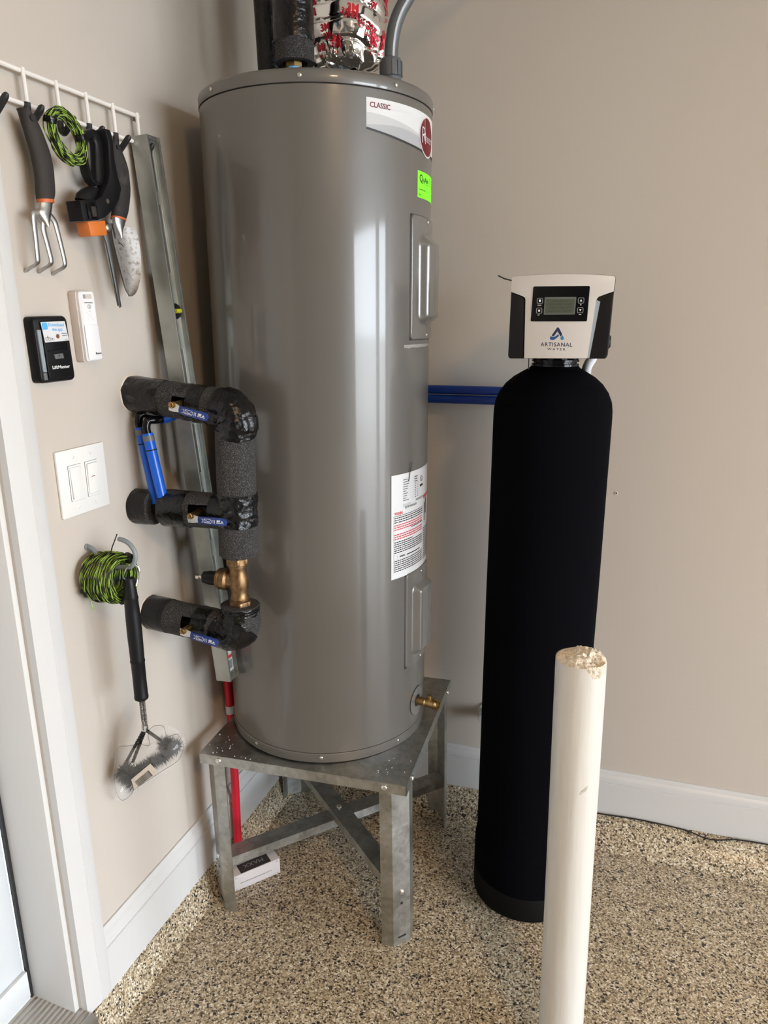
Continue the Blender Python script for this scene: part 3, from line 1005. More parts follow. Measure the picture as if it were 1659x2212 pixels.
# white faceplate (between the two recessed black side panels)
white = [(-.0530, 1.3958), (.0752, 1.3980), (.0800, 1.4550), (.0844, 1.5110), (.0858, 1.5155), (.0888, 1.5190), (.1165, 1.5290), (.1180, 1.5530), (.1166, 1.5568), (.1128, 1.5585), (.0900, 1.5605), (.0600, 1.5623), (.0146, 1.5635), (-.0330, 1.5626), (-.0600, 1.5615), (-.0800, 1.5600), (-.0842, 1.5592), (-.0860, 1.5560), (-.0868, 1.5297), (-.0625, 1.5210), (-.0575, 1.5180), (-.0560, 1.5136), (-.0545, 1.4550)]
mb = MB().prism(white, lambda x, z: (x, FY - .0030, z), lambda x, z: (x, FY + .0040, z))
fp = build(mb, 'faceplate', HEADW, cov, local=True, bevel=.0007)
for poly, nm in (([(-.0862, 1.5278), (-.0640, 1.5197), (-.0582, 1.5128), (-.0552, 1.3970), (-.0835, 1.3960), (-.0868, 1.4010)], 'side_grip'),
                 ([(.1158, 1.5270), (.0925, 1.5090), (.0795, 1.3990), (.1085, 1.3985), (.1132, 1.4050)], 'side_grip')):
    build(MB().prism(poly, lambda x, z: (x, FY - .0012, z), lambda x, z: (x, FY + .0045, z)), nm, BLKPL, cov, local=True, bevel=.001)
# bevelled lip beside the right grip
mb = MB().add([(.0752, FY - .0026, 1.3985), (.0844, FY - .0026, 1.5130), (.0925, FY - .0008, 1.5095), (.0795, FY - .0008, 1.3990), (.0752, FY + .003, 1.3985), (.0795, FY + .003, 1.3990), (.0844, FY + .003, 1.5130), (.0925, FY + .003, 1.5095)], [(0, 3, 2, 1), (0, 1, 6, 4), (3, 5, 7, 2), (1, 2, 7, 6), (0, 4, 5, 3)])
build(mb, 'grip_lip', GREYPL, cov, local=True)
def qpoly(c, r_, n=3):
    """round the corners of a quad given clockwise or anticlockwise"""
    out = []
    m_ = len(c)
    for i in range(m_):
        p, a, b = Vector(c[i]), Vector(c[i - 1]), Vector(c[(i + 1) % m_])
        s0, s1 = p + (a - p).normalized() * r_, p + (b - p).normalized() * r_
        for k in range(n + 1):
            t = k / n
            out.append(tuple((1 - t) ** 2 * s0 + 2 * t * (1 - t) * p + t * t * s1))
    return out
disp = qpoly([(-.0408, 1.5399), (.0709, 1.5395), (.0697, 1.4711), (-.0431, 1.4706)], .003)
dp = build(MB().prism(disp, lambda x, z: (x, FY - .0042, z), lambda x, z: (x, FY - .0025, z)), 'display_panel', BLKGL, cov, local=True, bevel=.0003, seg=1)
scr = [(-.0167, 1.5186), (.0458, 1.5186), (.0449, 1.4848), (-.0171, 1.4843)]
lcdframe = build(MB().prism(scr, lambda x, z: (x, FY - .0046, z), lambda x, z: (x, FY - .0040, z)), 'screen_frame', GREYBT, dp, local=True)
scr2 = [(-.0140, 1.5150), (.0430, 1.5150), (.0424, 1.4868), (-.0147, 1.4866)]
build(MB().prism(scr2, lambda x, z: (x, FY - .0050, z), lambda x, z: (x, FY - .0045, z)), 'lcd_screen', LCD, dp, local=True)
def hp(x0, z0, y=FY - .0053):
    return lambda u, v: (x0 + u, y, z0 + v)
mb = MB()
for i, s_ in enumerate(('Status & Time', '10-Mar-2026 11:25AM', 'Days To Regen: 07', 'Regen Time 12:00AM')):
    mb.text(s_, .0034, hp(.0141, 1.5098 - .0066 * i), width=(.028, .046, .040, .046)[i])
build(mb, 'screen_text', LCDT, dp, local=True)
for (x, z), lab in (((-.0262, 1.5114), 'MENU'), ((-.0267, 1.4921), 'SET'), ((.0554, 1.5118), '+'), ((.0551, 1.4930), '-')):
    pts = [Vector((a, FY - .0044, b)) for a, b in rrect(x - .0055, z - .0052, x + .0055, z + .0052, .0022, 3)]
    bt = build(MB().tube(pts, .00055, 5, wrap=True), 'button', GREYPL, dp, local=True)
    mb = MB()
    y = FY - .0046
    if lab in 'MENUSET' and len(lab) > 1:
        s_ = .0019
        mb.add([(x - s_, y, z - s_), (x + s_, y, z - s_), (x + s_, y, z + s_ * (1.35 if lab == 'MENU' else 1)), (x - s_, y, z + s_ * (1.35 if lab == 'MENU' else 1))], [(0, 1, 2, 3)])
        mb.text(lab, .0020, hp(x - .0004, z - .0096, y), bold=.01)
    elif lab == '+':
        mb.add([(x - .0023, y, z - .0016), (x + .0023, y, z - .0016), (x, y, z + .0024)], [(0, 1, 2)])
        mb.text('+', .0040, hp(x, z - .0102, y), bold=.02)
    else:
        mb.add([(x - .0023, y, z + .0018), (x + .0023, y, z + .0018), (x, y, z - .0022)], [(0, 1, 2)])
        mb.add([(x - .0024, y, z - .0089), (x + .0024, y, z - .0089), (x + .0024, y, z - .0081), (x - .0024, y, z - .0081)], [(0, 1, 2, 3)])
    build(mb, 'button_symbol', WHITEP, bt, local=True)
# printed logo and lettering
def flat(poly, y=FY - .0033):
    return MB().add([(x, y, z) for x, z in poly], [tuple(range(len(poly)))])
build(flat([(.0017, 1.4436), (.0021, 1.4417), (.0045, 1.4411), (.0063, 1.4418), (.0124, 1.4515), (.0199, 1.4405), (.0220, 1.4450), (.0216, 1.4472), (.0154, 1.4575), (.0142, 1.4588), (.0127, 1.4592), (.0112, 1.4586), (.0104, 1.4572)]), 'logo_mark', LOGO1, fp, local=True)
build(flat([(-.0002, 1.4420), (.0012, 1.4405), (.0048, 1.4400), (.0087, 1.4410), (.0147, 1.4456), (.0164, 1.4421), (.0083, 1.4352), (.0055, 1.4340), (.0028, 1.4337), (-.0002, 1.4343), (-.0018, 1.4360), (-.0019, 1.4388)]), 'logo_mark', LOGO2, fp, local=True)
dr = [(.0229, 1.4440)] + [(.0227 + .0034 * math.cos(t), 1.4374 + .0034 * math.sin(t)) for t in [R(30 - 12 * k) for k in range(21)]]
build(flat(dr), 'logo_drop', LOGO3, fp, local=True)
mb = MB().text('ARTISANAL', .0082, hp(.0120, 1.4210, FY - .0033), bold=.006, space=1.15, width=.0642)
mb.text('W A T E R', .0046, hp(.0124, 1.4133, FY - .0033), bold=.004, width=.0362)
mb.text('TM', .0013, hp(.0272, 1.4338, FY - .0033))
build(mb, 'head_lettering', LOGO1, fp, local=True)
build(MB().lathe([(.014, 0), (.014, .010), (.011, .013)], (.104, -.060, 1.430), (1, 0, 0), 20), 'side_knob', BLKPL, soft, local=True)
build(MB().tube([(-.075, -.06, 1.548), (-.0919, -.080, 1.5534), (-.1060, -.080, 1.5570), (-.1200, -.080, 1.5636)], .0014, 6), 'loose_wire', RUBBER, soft, local=True)
build(MB().tube([(-.046, -.06, 1.40), (-.049, -.065, 1.392), (-.048, -.068, 1.370)], .0011, 6), 'sensor_wire', RUBBER, soft, local=True)
# braided drain hose behind the shoulder on the right
hpth = smooth_path([(.082, .020, 1.42), (.0785, .018, 1.395), (.066, .030, 1.364), (.070, .085, 1.30), (.085, .14, 1.20), (.09, .15, .9), (.09, .15, .4), (.09, .13, .05)], 8)
hs = build(MB().tube(hpth, .0098, 16), 'drain_hose', BRAID, soft, local=True)
mb = MB()
for s_ in (1, -1):
    for k0 in range(6):
        pts = []
        for i in range(0, 120):
            t = i / 119 * .34
            f = t * (len(hpth) - 1)
            j = min(int(f), len(hpth) - 2)
            p = hpth[j].lerp(hpth[j + 1], f - j)
            tg = (hpth[j + 1] - hpth[j]).normalized()
            a_ = Vector((0, 1, 0)).cross(tg).normalized()
            b_ = tg.cross(a_)
            an = s_ * i * .55 + k0 * PI / 3
            pts.append(p + .0101 * (math.cos(an) * a_ + math.sin(an) * b_))
        mb.tube(pts, .0007, 3)
bd = build(mb, 'hose_braid', WHITEP, hs, local=True)
bd['kind'] = 'stuff'

# blue pipes along the back wall to the softener
for z, lab in ((1.2970, 'upper of two blue plastic pipes running along the back wall to the softener'), (1.2725, 'lower of two blue plastic pipes running along the back wall to the softener')):
    o = build(MB().tube([(.02, -.062, z + .004), (.40, -.062, z + .001), (.60, -.062, z - .001), (.82, -.062, z - .004), (.86, -.075, z - .004)], .0117, 20), 'blue_supply_pipe', PEXD)
    tag(o, lab, 'pipe', 'blue pipes on the back wall')

# small white cap on the back wall beside the softener
wc = root('wall_pipe_cap', (.652, 0, .332), 'small round white cap on the back wall half hidden by the softener', 'pipe cap')
build(MB().lathe([(.030, 0), (.030, .004), (.0275, .006)], (.652, 0, .332), (0, -1, 0), 28), 'wall_flange', LABEL, wc)
build(MB().lathe([(.017, .005), (.017, .030), (.021, .032), (.021, .046), (.018, .050), (.010, .051)], (.652, 0, .332), (0, -1, 0), 28), 'cap', LABEL, wc)

# thin black cable lying on the curb
pts = [(1.78, -.020, .071), (1.60, -.022, .071), (1.437, -.0225, .0715), (1.36, -.024, .0690), (1.291, -.034, .0615), (1.22, -.0240, .0690), (1.12, -.0205, .0715), (1.05, -.0215, .0710), (.985, -.0240, .0690), (.90, -.020, .0715), (.78, -.022, .0710)]
tag(build(MB().tube(smooth_path(pts, 8), .0021, 6), 'black_cable', RUBBER), 'thin black cable lying along the curb under the back baseboard', 'cable')

# ------------------------------------------------------------------ white post
PO = (.9555, -.7680, 0)
PR, PH = .0432, .905
post = root('bollard_post', PO, 'white painted steel post with a rough mortar filled top in front of the softener', 'post')
def pw(u, v):
    a = 2 * PI * v
    z = PH * u
    r_ = PR + .0006 * nz(math.cos(a) * 2, math.sin(a) * 2, z * 3)
    return (PO[0] + r_ * math.cos(a), PO[1] + r_ * math.sin(a), z)
build(MB().grid(pw, 60, 64), 'steel_pipe', POST, post, ang=80)
def ptop(u, v):
    a = 2 * PI * v
    r_ = PR * u
    x, y = r_ * math.cos(a), r_ * math.sin(a)
    lumpz = .014 * (1 - u ** 3) * (.55 + .9 * nz(x * 34 + 3, y * 34, 1.5)) + .008 * abs(nz(x * 90, y * 90, 4)) * (1 - u ** 8)
    lumpz += .006 * max(0, nz(x * 160, y * 160, 2)) * (1 - u ** 6)
    return (PO[0] + x * (1 if u < 1 else 1.0), PO[1] + y, PH - .0005 + lumpz)
build(MB().grid(ptop, 36, 96), 'mortar_fill', POSTC, post, ang=60)
def drip(u, v):                                           # mortar that ran over the rim, facing the camera right of centre
    a = R(-76) + R(64) * u
    edge = math.sin(PI * u)
    z = PH + .004 - v * (.034 * edge * (.6 + .6 * abs(nz(u * 5, 2, 2))) + .004)
    th = .0045 * edge * (1 - v ** 2) * (.55 + .8 * abs(nz(u * 9, v * 5, 3)))
    r_ = PR + .0003 + th
    return (PO[0] + r_ * math.cos(a), PO[1] + r_ * math.sin(a), z)
build(MB().grid(drip, 60, 24), 'mortar_drip', POSTC, post, ang=60)
def nick(u, v):
    a = R(-60) + R(30) * (u - .5)
    z = .672 + .018 * (u - .5) + .010 * (v - .5)
    b = math.sin(PI * u) * math.sin(PI * v)
    r_ = PR + .004 * b * (.6 + .6 * nz(u * 6, v * 6, 9)) - .0002
    return (PO[0] + r_ * math.cos(a), PO[1] + r_ * math.sin(a), z)
build(MB().grid(nick, 16, 8), 'paint_blob', POST, post, ang=60)

# ------------------------------------------------------------------ garden rack and hooks on the left wall
RX = .014
rack = root('wire_tool_rack', (0, -.581, 1.84), 'white wire tool rack with black tipped hooks on the left wall', 'rack')
ZT, ZB = 1.889, 1.838
build(MB().tube([(RX, -1.40, ZT), (RX, -.578, ZT)], .0040, 10), 'top_rail', RACKW, rack)
build(MB().tube([(RX, -1.40, ZB), (RX, -.578, ZB)], .0040, 10), 'bottom_rail', RACKW, rack)
for i in range(11):
    y = -.588 - .0752 * i
    up_w = build(MB().tube(smooth_path([(RX + .004, y, ZT + .004), (RX + .005, y, ZB + .006), (RX + .005, y, ZB - .010)], 4), .0036, 10), 'upright_wire', RACKW, rack)
    hk = smooth_path([(RX + .005, y, ZB + .003), (RX + .004, y, ZB - .014), (RX + .005, y, ZB - .025), (RX + .010, y, ZB - .029), (RX + .017, y, ZB - .024), (RX + .037, y, ZB - .005)], 5)
    build(MB().tube(hk, [.0056] * (len(hk) - 2) + [.0052, .003], 10), 'hook_tip', RUBBER, up_w)
build(MB().box((0, -.583, 1.882), (.003, -.560, 1.898)), 'end_bracket', STEEL, rack, bevel=.0008)
screw(rack, (.003, -.568, 1.890), (1, 0, 0), .0055, STEEL, local=False)

def slab(poly, x0, x1):
    return MB().prism(poly, lambda y, z: (x0, y, z), lambda y, z: (x1, y, z))

def body_of_outline(left, right, xc, tx, n=14):
    """a rounded handle swept between a left and a right outline (y, z) lists of equal length"""
    rings = []
    for (a, b) in zip(left, right):
        a, b = Vector((0, *a)), Vector((0, *b))
        c = (a + b) / 2
        h = (b - a) / 2
        rings.append([c + h * math.cos(2 * PI * k / n) + Vector((xc + tx * math.sin(2 * PI * k / n), 0, 0)) for k in range(n)])
    return rings

# hand fork ---------------------------------------------------------------
fk = root('hand_fork', (0, -.90, 1.57), 'hand fork with charcoal grip and three bent steel tines on the wire rack', 'garden tool')
FX = .036
left = [(-.9235, 1.823), (-.924, 1.813), (-.921, 1.796), (-.916, 1.776), (-.911, 1.757), (-.909, 1.737), (-.908, 1.721), (-.910, 1.702), (-.910, 1.6865)]
right = [(-.9150, 1.8235), (-.898, 1.811), (-.887, 1.798), (-.8785, 1.782), (-.8715, 1.763), (-.868, 1.742), (-.869, 1.722), (-.871, 1.701), (-.8765, 1.689)]
lf = smooth_path([(0, *p) for p in left], 4)
rg = smooth_path([(0, *p) for p in right], 4)
build(MB().loops(body_of_outline([(p.y, p.z) for p in lf], [(p.y, p.z) for p in rg], FX, .0125)), 'grip', GRIP, fk, ang=60)
build(MB().lathe([(.0058, -.0005), (.0058, .0145)], (FX - .001, -.9105, 1.8100), (1, -.1, 0), 14), 'hanging_hole', RUBBER, fk)
build(MB().loops(body_of_outline([(-.9100, 1.6870), (-.9092, 1.6815)], [(-.8762, 1.6893), (-.8772, 1.6838)], FX, .0128)), 'orange_ring', ORANGE2, fk)
soc = [((-.9088, 1.6820), (-.8786, 1.6842)), ((-.9100, 1.6760), (-.8815, 1.6760)), ((-.9125, 1.6700), (-.8840, 1.6690)), ((-.9180, 1.6640), (-.8870, 1.6610)), ((-.9100, 1.6520), (-.8920, 1.6510)), ((-.9030, 1.6430), (-.8990, 1.6430))]
build(MB().loops(body_of_outline([a for a, b in soc], [b for a, b in soc], FX, .0085)), 'socket', ALU, fk, ang=60)
for pts in ([(-.906, 1.668), (-.9225, 1.6620), (-.9258, 1.6480), (-.9262, 1.628), (-.9275, 1.592)], [(-.902, 1.655), (-.906, 1.640), (-.903, 1.623), (-.897, 1.592)], [(-.893, 1.668), (-.878, 1.6550), (-.874, 1.643), (-.869, 1.619), (-.864, 1.590)]):
    pth = [(FX, y, z) for y, z in pts]
    y, z = pts[-1]
    pth += [(FX - .002, y + .0008, z - .008), (FX - .009, y + .0020, z - .0125), (FX - .022, y + .0035, z - .0165), (.002, y + .0050, z - .0215)]
    P = smooth_path(pth, 4)
    n_ = len(P)
    mbt = MB()
    rings = []
    for i, p in enumerate(P):
        t = (P[min(i + 1, n_ - 1)] - P[max(i - 1, 0)]).normalized()
        a_ = Vector((0, 1, 0)) - t * t.y
        a_.normalize()
        b_ = t.cross(a_)
        w = .0050 - .0018 * i / n_
        h_ = .0032 - .0010 * i / n_
        rings.append([p + a_ * (w * cx) + b_ * (h_ * cy) for cx, cy in ((-1, -.5), (-.6, -1), (.6, -1), (1, -.5), (1, .5), (.6, 1), (-.6, 1), (-1, .5))])
    build(mbt.loops(rings), 'tine', ALU, fk, ang=50)

# coils of twisted green and black wire -------------------------------------
def twisted(loops_, r_, pitch, strand):
    """loops_: list of closed paths; returns (green, black) meshes of two twisted strands"""
    g, k = MB(), MB()
    for P in loops_:
        n_ = len(P)
        a_g, a_k = [], []
        turns = max(4, int(sum((P[i] - P[i - 1]).length for i in range(n_)) / pitch))
        for i in range(n_):
            t = (P[(i + 1) % n_] - P[i - 1]).normalized()
            u_ = t.orthogonal().normalized() if abs(t.x) > .95 else (Vector((1, 0, 0)) - t * t.x).normalized()
            w_ = t.cross(u_)
            an = 2 * PI * turns * i / n_
            d = (u_ * math.cos(an) + w_ * math.sin(an)) * strand * .8
            a_g.append(P[i] + d)
            a_k.append(P[i] - d)
        g.tube(a_g, strand, 5, wrap=True)
        k.tube(a_k, strand, 4, wrap=True)
    return g, k
wc1 = root('wire_coil', (.045, -.838, 1.755), 'small coil of green and black wire hanging on the rack beside the hand fork', 'wire coil')
c = Vector((.057, -.8475, 1.7935))
A1, A2 = Vector((0, .024, -.0355)), Vector((.010, .0185, .0130))
lps = []
for i in range(26):
    rr_ = random.uniform(.74, 1.10)
    dx = random.uniform(-.007, .007)
    ph = random.uniform(0, 1)
    cc = c + Vector((dx, random.uniform(-.003, .003), random.uniform(-.003, .003)))
    lps.append([cc + A1 * rr_ * math.cos(t) + A2 * rr_ * math.sin(t) + Vector((.003 * math.sin(3 * t + ph * 6), 0, 0)) for t in [2 * PI * j / 72 for j in range(72)]])
g, k = twisted(lps, 1, .0240, .00088)
build(g, 'green_strand', WIREG, wc1, ang=80)
build(k, 'black_strand', WIREK, wc1, ang=80)
for an in (R(75), R(255 - 40)):
    p = c + A1 * math.cos(an) * .96 + A2 * math.sin(an) * .96
    t = (-A1 * math.sin(an) + A2 * math.cos(an)).normalized()
    build(MB().tube([p - t * .005, p - t * .0045, p + t * .0045, p + t * .005], [.0098, .0108, .0108, .0098], 12), 'twist_tie', TAPE, wc1)

# grass shears ---------------------------------------------------------------
sh = root('grass_shears', (.05, -.77, 1.51), 'black garden shears with orange block and one long thin blade on the rack', 'garden tool')
lo_p = [(-.777, 1.8235), (-.799, 1.813), (-.806, 1.790), (-.808, 1.765), (-.804, 1.744), (-.796, 1.730), (-.783, 1.725), (-.766, 1.728), (-.757, 1.743), (-.7535, 1.766), (-.7515, 1.794), (-.755, 1.814), (-.764, 1.823)]
li_p = [(-.782, 1.806), (-.7935, 1.799), (-.7975, 1.784), (-.7985, 1.762), (-.7945, 1.745), (-.788, 1.734), (-.7835, 1.731), (-.7805, 1.742), (-.779, 1.756), (-.777, 1.770), (-.775, 1.785), (-.7735, 1.797), (-.776, 1.805)]
rings = []
for (a, b) in zip(lo_p, li_p):
    a, b = Vector((0, a[0] + .014, a[1] + .002)), Vector((0, b[0] + .014, b[1] + .002))
    cc, h_ = (a + b) / 2, (b - a) / 2
    rings.append([cc + h_ * cx + Vector((.0385 + .0085 * cy, 0, 0)) for cx, cy in ((-1, -.5), (-.7, -1), (.7, -1), (1, -.5), (1, .5), (.7, 1), (-.7, 1), (-1, .5))])
build(MB().loops(rings, wrap=True), 'loop_handle', BLKPL, sh, ang=60)
bp = [(-.747, 1.828), (-.730, 1.829), (-.726, 1.817), (-.726, 1.780), (-.720, 1.748), (-.714, 1.729), (-.724, 1.708), (-.744, 1.688), (-.769, 1.672), (-.795, 1.664), (-.798, 1.696), (-.774, 1.709), (-.751, 1.737), (-.745, 1.754), (-.741, 1.803)]
build(slab(bp, .036, .060), 'body', BLKPL, sh, bevel=.004)
build(slab([(-.840, 1.692), (-.803, 1.699), (-.797, 1.697), (-.794, 1.664), (-.836, 1.658)], .032, .064), 'blade_clamp', BLKPL, sh, bevel=.0015)
build(slab([(-.827, 1.689), (-.806, 1.693), (-.802, 1.666), (-.824, 1.663)], .0645, .0665), 'lock_recess', BLKGL, sh, bevel=.0005)
build(slab([(-.819, 1.684), (-.807, 1.686), (-.805, 1.669), (-.816, 1.667)], .066, .070), 'lock_button', GRIP, sh, bevel=.0012)
kn = body_of_outline([(-.830, 1.698), (-.826, 1.707), (-.812, 1.716), (-.795, 1.7225)], [(-.795, 1.692), (-.785, 1.700), (-.777, 1.712), (-.774, 1.720)], .048, .012)
build(MB().loops(kn), 'grip_base', BLKPL, sh, ang=60)
build(slab([(-.823, 1.659), (-.775, 1.666), (-.773, 1.640), (-.818, 1.634)], .034, .062), 'orange_block', ORNG, sh, bevel=.002)
build(slab([(-.770, 1.667), (-.761, 1.669), (-.752, 1.661), (-.755, 1.634), (-.749, 1.586), (-.742, 1.512), (-.747, 1.510), (-.756, 1.569), (-.766, 1.628), (-.773, 1.643)], .0505, .0530), 'blade', BLADE, sh, bevel=.0006)
build(slab([(-.772, 1.655), (-.760, 1.655), (-.752, 1.586), (-.745, 1.515), (-.748, 1.513), (-.764, 1.600)], .0475, .0497), 'blade', BLADE, sh, bevel=.0006)
screw(sh, (.053, -.7605, 1.655), (1, 0, 0), .0065, STEEL, local=False)
build(MB().lathe([(.0042, 0), (.0042, .0012)], (.060, -.761, 1.701), (1, 0, 0), 16), 'pivot_rivet', STEEL, sh)

# trowel ---------------------------------------------------------------------
tr = root('hand_trowel', (.045, -.695, 1.533), 'rusty steel hand trowel with dusty black grip at the right end of the rack', 'garden tool')
left = [(-.709, 1.818), (-.713, 1.801), (-.713, 1.773), (-.712, 1.743), (-.712, 1.726), (-.718, 1.700), (-.725, 1.682)]
right = [(-.700, 1.8195), (-.684, 1.801), (-.668, 1.775), (-.666, 1.750), (-.668, 1.728), (-.679, 1.695), (-.690, 1.677)]
lf = smooth_path([(0, *p) for p in left], 4)
rg = smooth_path([(0, *p) for p in right], 4)
TX = .040
build(MB().loops(body_of_outline([(p.y, p.z) for p in lf], [(p.y, p.z) for p in rg], TX, .0125)), 'grip', GRIPD, tr, ang=60)
build(MB().lathe([(.0050, 0), (.0050, .0142)], (TX - .001, -.7010, 1.8050), (1, -.1, 0), 14), 'hanging_hole', RUBBER, tr)
build(MB().loops(body_of_outline([(-.7252, 1.6815), (-.7258, 1.6780)], [(-.6895, 1.6767), (-.6915, 1.6735)], TX, .0128)), 'orange_ring', ORANGE2, tr)
nk_ = [((-.7265, 1.6785), (-.6920, 1.6745)), ((-.7270, 1.6700), (-.6965, 1.6660)), ((-.7250, 1.6600), (-.7030, 1.6570)), ((-.7200, 1.6480), (-.7100, 1.6470)), ((-.7180, 1.6410), (-.7150, 1.6410))]
build(MB().loops(body_of_outline([a for a, b in nk_], [b for a, b in nk_], TX + .002, .0085)), 'socket', ALU, tr, ang=60)
Lb = smooth_path([(0, -.7365, 1.670), (0, -.733, 1.631), (0, -.7235, 1.588), (0, -.713, 1.548), (0, -.7045, 1.5365), (0, -.700, 1.5335)], 5)
Rb = smooth_path([(0, -.668, 1.664), (0, -.662, 1.642), (0, -.6595, 1.610), (0, -.666, 1.573), (0, -.681, 1.544), (0, -.697, 1.5330)], 5)
def bl(off):
    def fn(u, v):
        i = u * (len(Lb) - 1)
        j = min(int(i), len(Lb) - 2)
        a = Lb[j].lerp(Lb[j + 1], i - j)
        b = Rb[j].lerp(Rb[j + 1], i - j)
        p = a.lerp(b, v)
        dish = .016 * (1 - (2 * v - .9) ** 2) * (1 - u * .6)
        return (TX + .004 - dish + off, p.y, p.z)
    return fn
mbt = MB().grid(bl(0), 25, 14).grid(bl(.0016), 25, 14)
build(mbt, 'blade', TROWEL, tr, ang=70)
build(MB().tube(smooth_path([(TX - .006, -.705, 1.634), (TX - .0072, -.695, 1.631), (TX - .0085, -.687, 1.622)], 4), .0009, 5), 'stamp_mark', SEAM, tr)

# ------------------------------------------------------------------ spirit level leaning between rack and heater
lv = root('spirit_level', (.115, -.56, .635), 'long grey aluminium spirit level leaning from the rack against the heater', 'spirit level')
T0, T1 = Vector((.010, -.606, 1.846)), Vector((.095, -.583, .637))
axl = (T1 - T0).normalized()
LL = (T1 - T0).length
ey_ = (Vector((0, 1, 0)) - axl * axl.y).normalized()
ex_ = ey_.cross(axl).normalized()
if ex_.x < 0:
    ex_ = -ex_
LM = Matrix((ex_, ey_, axl)).transposed().to_4x4()
LM.translation = T0
DW, DH = .040, .044
for y0, y1 in ((0, .0055), (DH - .0055, DH)):
    build(MB().box((0, y0, 0), (DW, y1, LL), LM), 'flange', LEVEL, lv, bevel=.0012)
for z0, z1 in ((0, .008), (LL - .009, LL)):
    build(MB().box((.0015, .005, z0), (DW - .0015, DH - .005, z1), LM), 'end_cap', LEVEL, lv, bevel=.001)
mbw = MB()
slots = [(.020, .105), (.130, .265), (.425, .560), (.590, .70), (.74, .86), (.90, 1.02)]
prev = .008
wx0, wx1 = .0235, .0285
for a, b in slots + [(LL - .009, LL)]:
    mbw.box((wx0, .005, prev), (wx1, DH - .005, a), LM)
    if b < LL - .02:
        mbw.box((wx0, .005, a), (wx1, .0135, b), LM)
        mbw.box((wx0, DH - .0135, a), (wx1, DH - .005, b), LM)
    prev = b
build(mbw, 'web', LEVEL, lv)
for a, b in slots:
    build(MB().tube([LM @ Vector((.0275, .0150, a)), LM @ Vector((.0275, .0150, b))], .0030, 8), 'slot_rim', LEVEL, lv)
    build(MB().tube([LM @ Vector((.0275, DH - .0150, a)), LM @ Vector((.0275, DH - .0150, b))], .0030, 8), 'slot_rim', LEVEL, lv)
vf = build(MB().lathe([(.0165, 0), (.0165, .005), (.014, .006)], LM @ Vector((wx1 - .001, DH / 2, .345)), ex_, 8), 'vial_frame', BLKPL, lv)
build(MB().tube([LM @ Vector((wx1 + .0065, DH / 2 - .009, .345)), LM @ Vector((wx1 + .0065, DH / 2 + .009, .345))], .0048, 12), 'vial', VIAL, vf)
lf_ = lambda u, v: LM @ Vector((wx1 + .0006, u, v))
stk = build(MB().add([lf_(.007, 1.130), lf_(DH - .007, 1.130), lf_(DH - .007, 1.195), lf_(.007, 1.195)], [(0, 1, 2, 3)]), 'price_sticker', LABEL, lv)
lf2 = lambda u, v: LM @ Vector((wx1 + .0010, u, v))
mb = MB().add([lf2(.007, 1.130), lf2(DH - .007, 1.130), lf2(DH - .007, 1.137), lf2(.007, 1.137)], [(0, 1, 2, 3)])
mb.add([lf2(.007, 1.154), lf2(DH - .007, 1.154), lf2(DH - .007, 1.162), lf2(.007, 1.162)], [(0, 1, 2, 3)])
mb.add([lf2(.017, 1.137), lf2(.022, 1.137), lf2(.022, 1.154), lf2(.017, 1.154)], [(0, 1, 2, 3)])
build(mb, 'sticker_red_print', INKR, stk)
mb = MB()
for i in range(9):
    mb.add([lf2(.010 + i * .0027, 1.166), lf2(.0112 + i * .0027, 1.166), lf2(.0112 + i * .0027, 1.188), lf2(.010 + i * .0027, 1.188)], [(0, 1, 2, 3)])
build(mb, 'sticker_barcode', INK, stk)

# ------------------------------------------------------------------ things on the left wall
def WP(x):
    return lambda u, v: (x, u, v)
# garage door wall control
dc = root('garage_door_control', (0, -.90, 1.38), 'black garage door wall control with a white app card beside the door casing', 'wall control')
back = qpoly([(-.9420, 1.4930), (-.8640, 1.4950), (-.8540, 1.3810), (-.9395, 1.3800)], .008, 4)
front = qpoly([(-.9560, 1.4900), (-.8930, 1.4920), (-.8850, 1.3860), (-.9540, 1.3850)], .008, 4)
# body tapers slightly from the wall to the face
ba = qpoly([(-.9420, 1.4945), (-.8580, 1.4960), (-.8530, 1.3800), (-.9400, 1.3795)], .009, 4)
mid = [(y, z) for y, z in ba]
fr_ = qpoly([(-.9400, 1.4920), (-.8605, 1.4935), (-.8555, 1.3825), (-.9380, 1.3820)], .009, 4)
mb = MB().loops([[(x, y, z) for y, z in P] for x, P in ((0.0005, ba), (.016, ba), (.021, fr_))])
build(mb, 'housing', BLKPL, dc, bevel=.0008, seg=1)
face = qpoly([(-.9270, 1.4870), (-.8680, 1.4880), (-.8610, 1.3870), (-.9240, 1.3865)], .006, 3)
build(slab(face, .0205, .0250), 'front_panel', BLKPL, dc, bevel=.001)
build(slab([(-.9370, 1.4720), (-.9290, 1.4720), (-.9265, 1.3990), (-.9345, 1.3990)], .0205, .0242), 'side_bar', GREYPL, dc, bevel=.0008)
build(slab([(-.9345, 1.3985), (-.9265, 1.3985), (-.9262, 1.3850), (-.9340, 1.3850)], .0205, .0238), 'side_bar', GREYBT, dc, bevel=.0008)
cd_ = build(slab([(-.9290, 1.4850), (-.8705, 1.4862), (-.8650, 1.4520), (-.9240, 1.4500)], .0252, .0258), 'app_card', LABEL, dc)
mb = MB()
mb.text('Download', .0062, lambda u, v: (.0262, -.9125 + u, 1.4775 + v), 'LEFT', bold=.012, width=.038)
mb.text('the app.', .0058, lambda u, v: (.0262, -.9040 + u, 1.4695 + v), 'LEFT', bold=.012, width=.027)
build(mb, 'card_blue_print', SKY, cd_)
build(MB().add([(.0261, y, z) for y, z in qpoly([(-.9275, 1.4840), (-.9145, 1.4842), (-.9135, 1.4725), (-.9265, 1.4715)], .0025)], [tuple(range(16))]), 'card_app_icon', SKY, cd_)
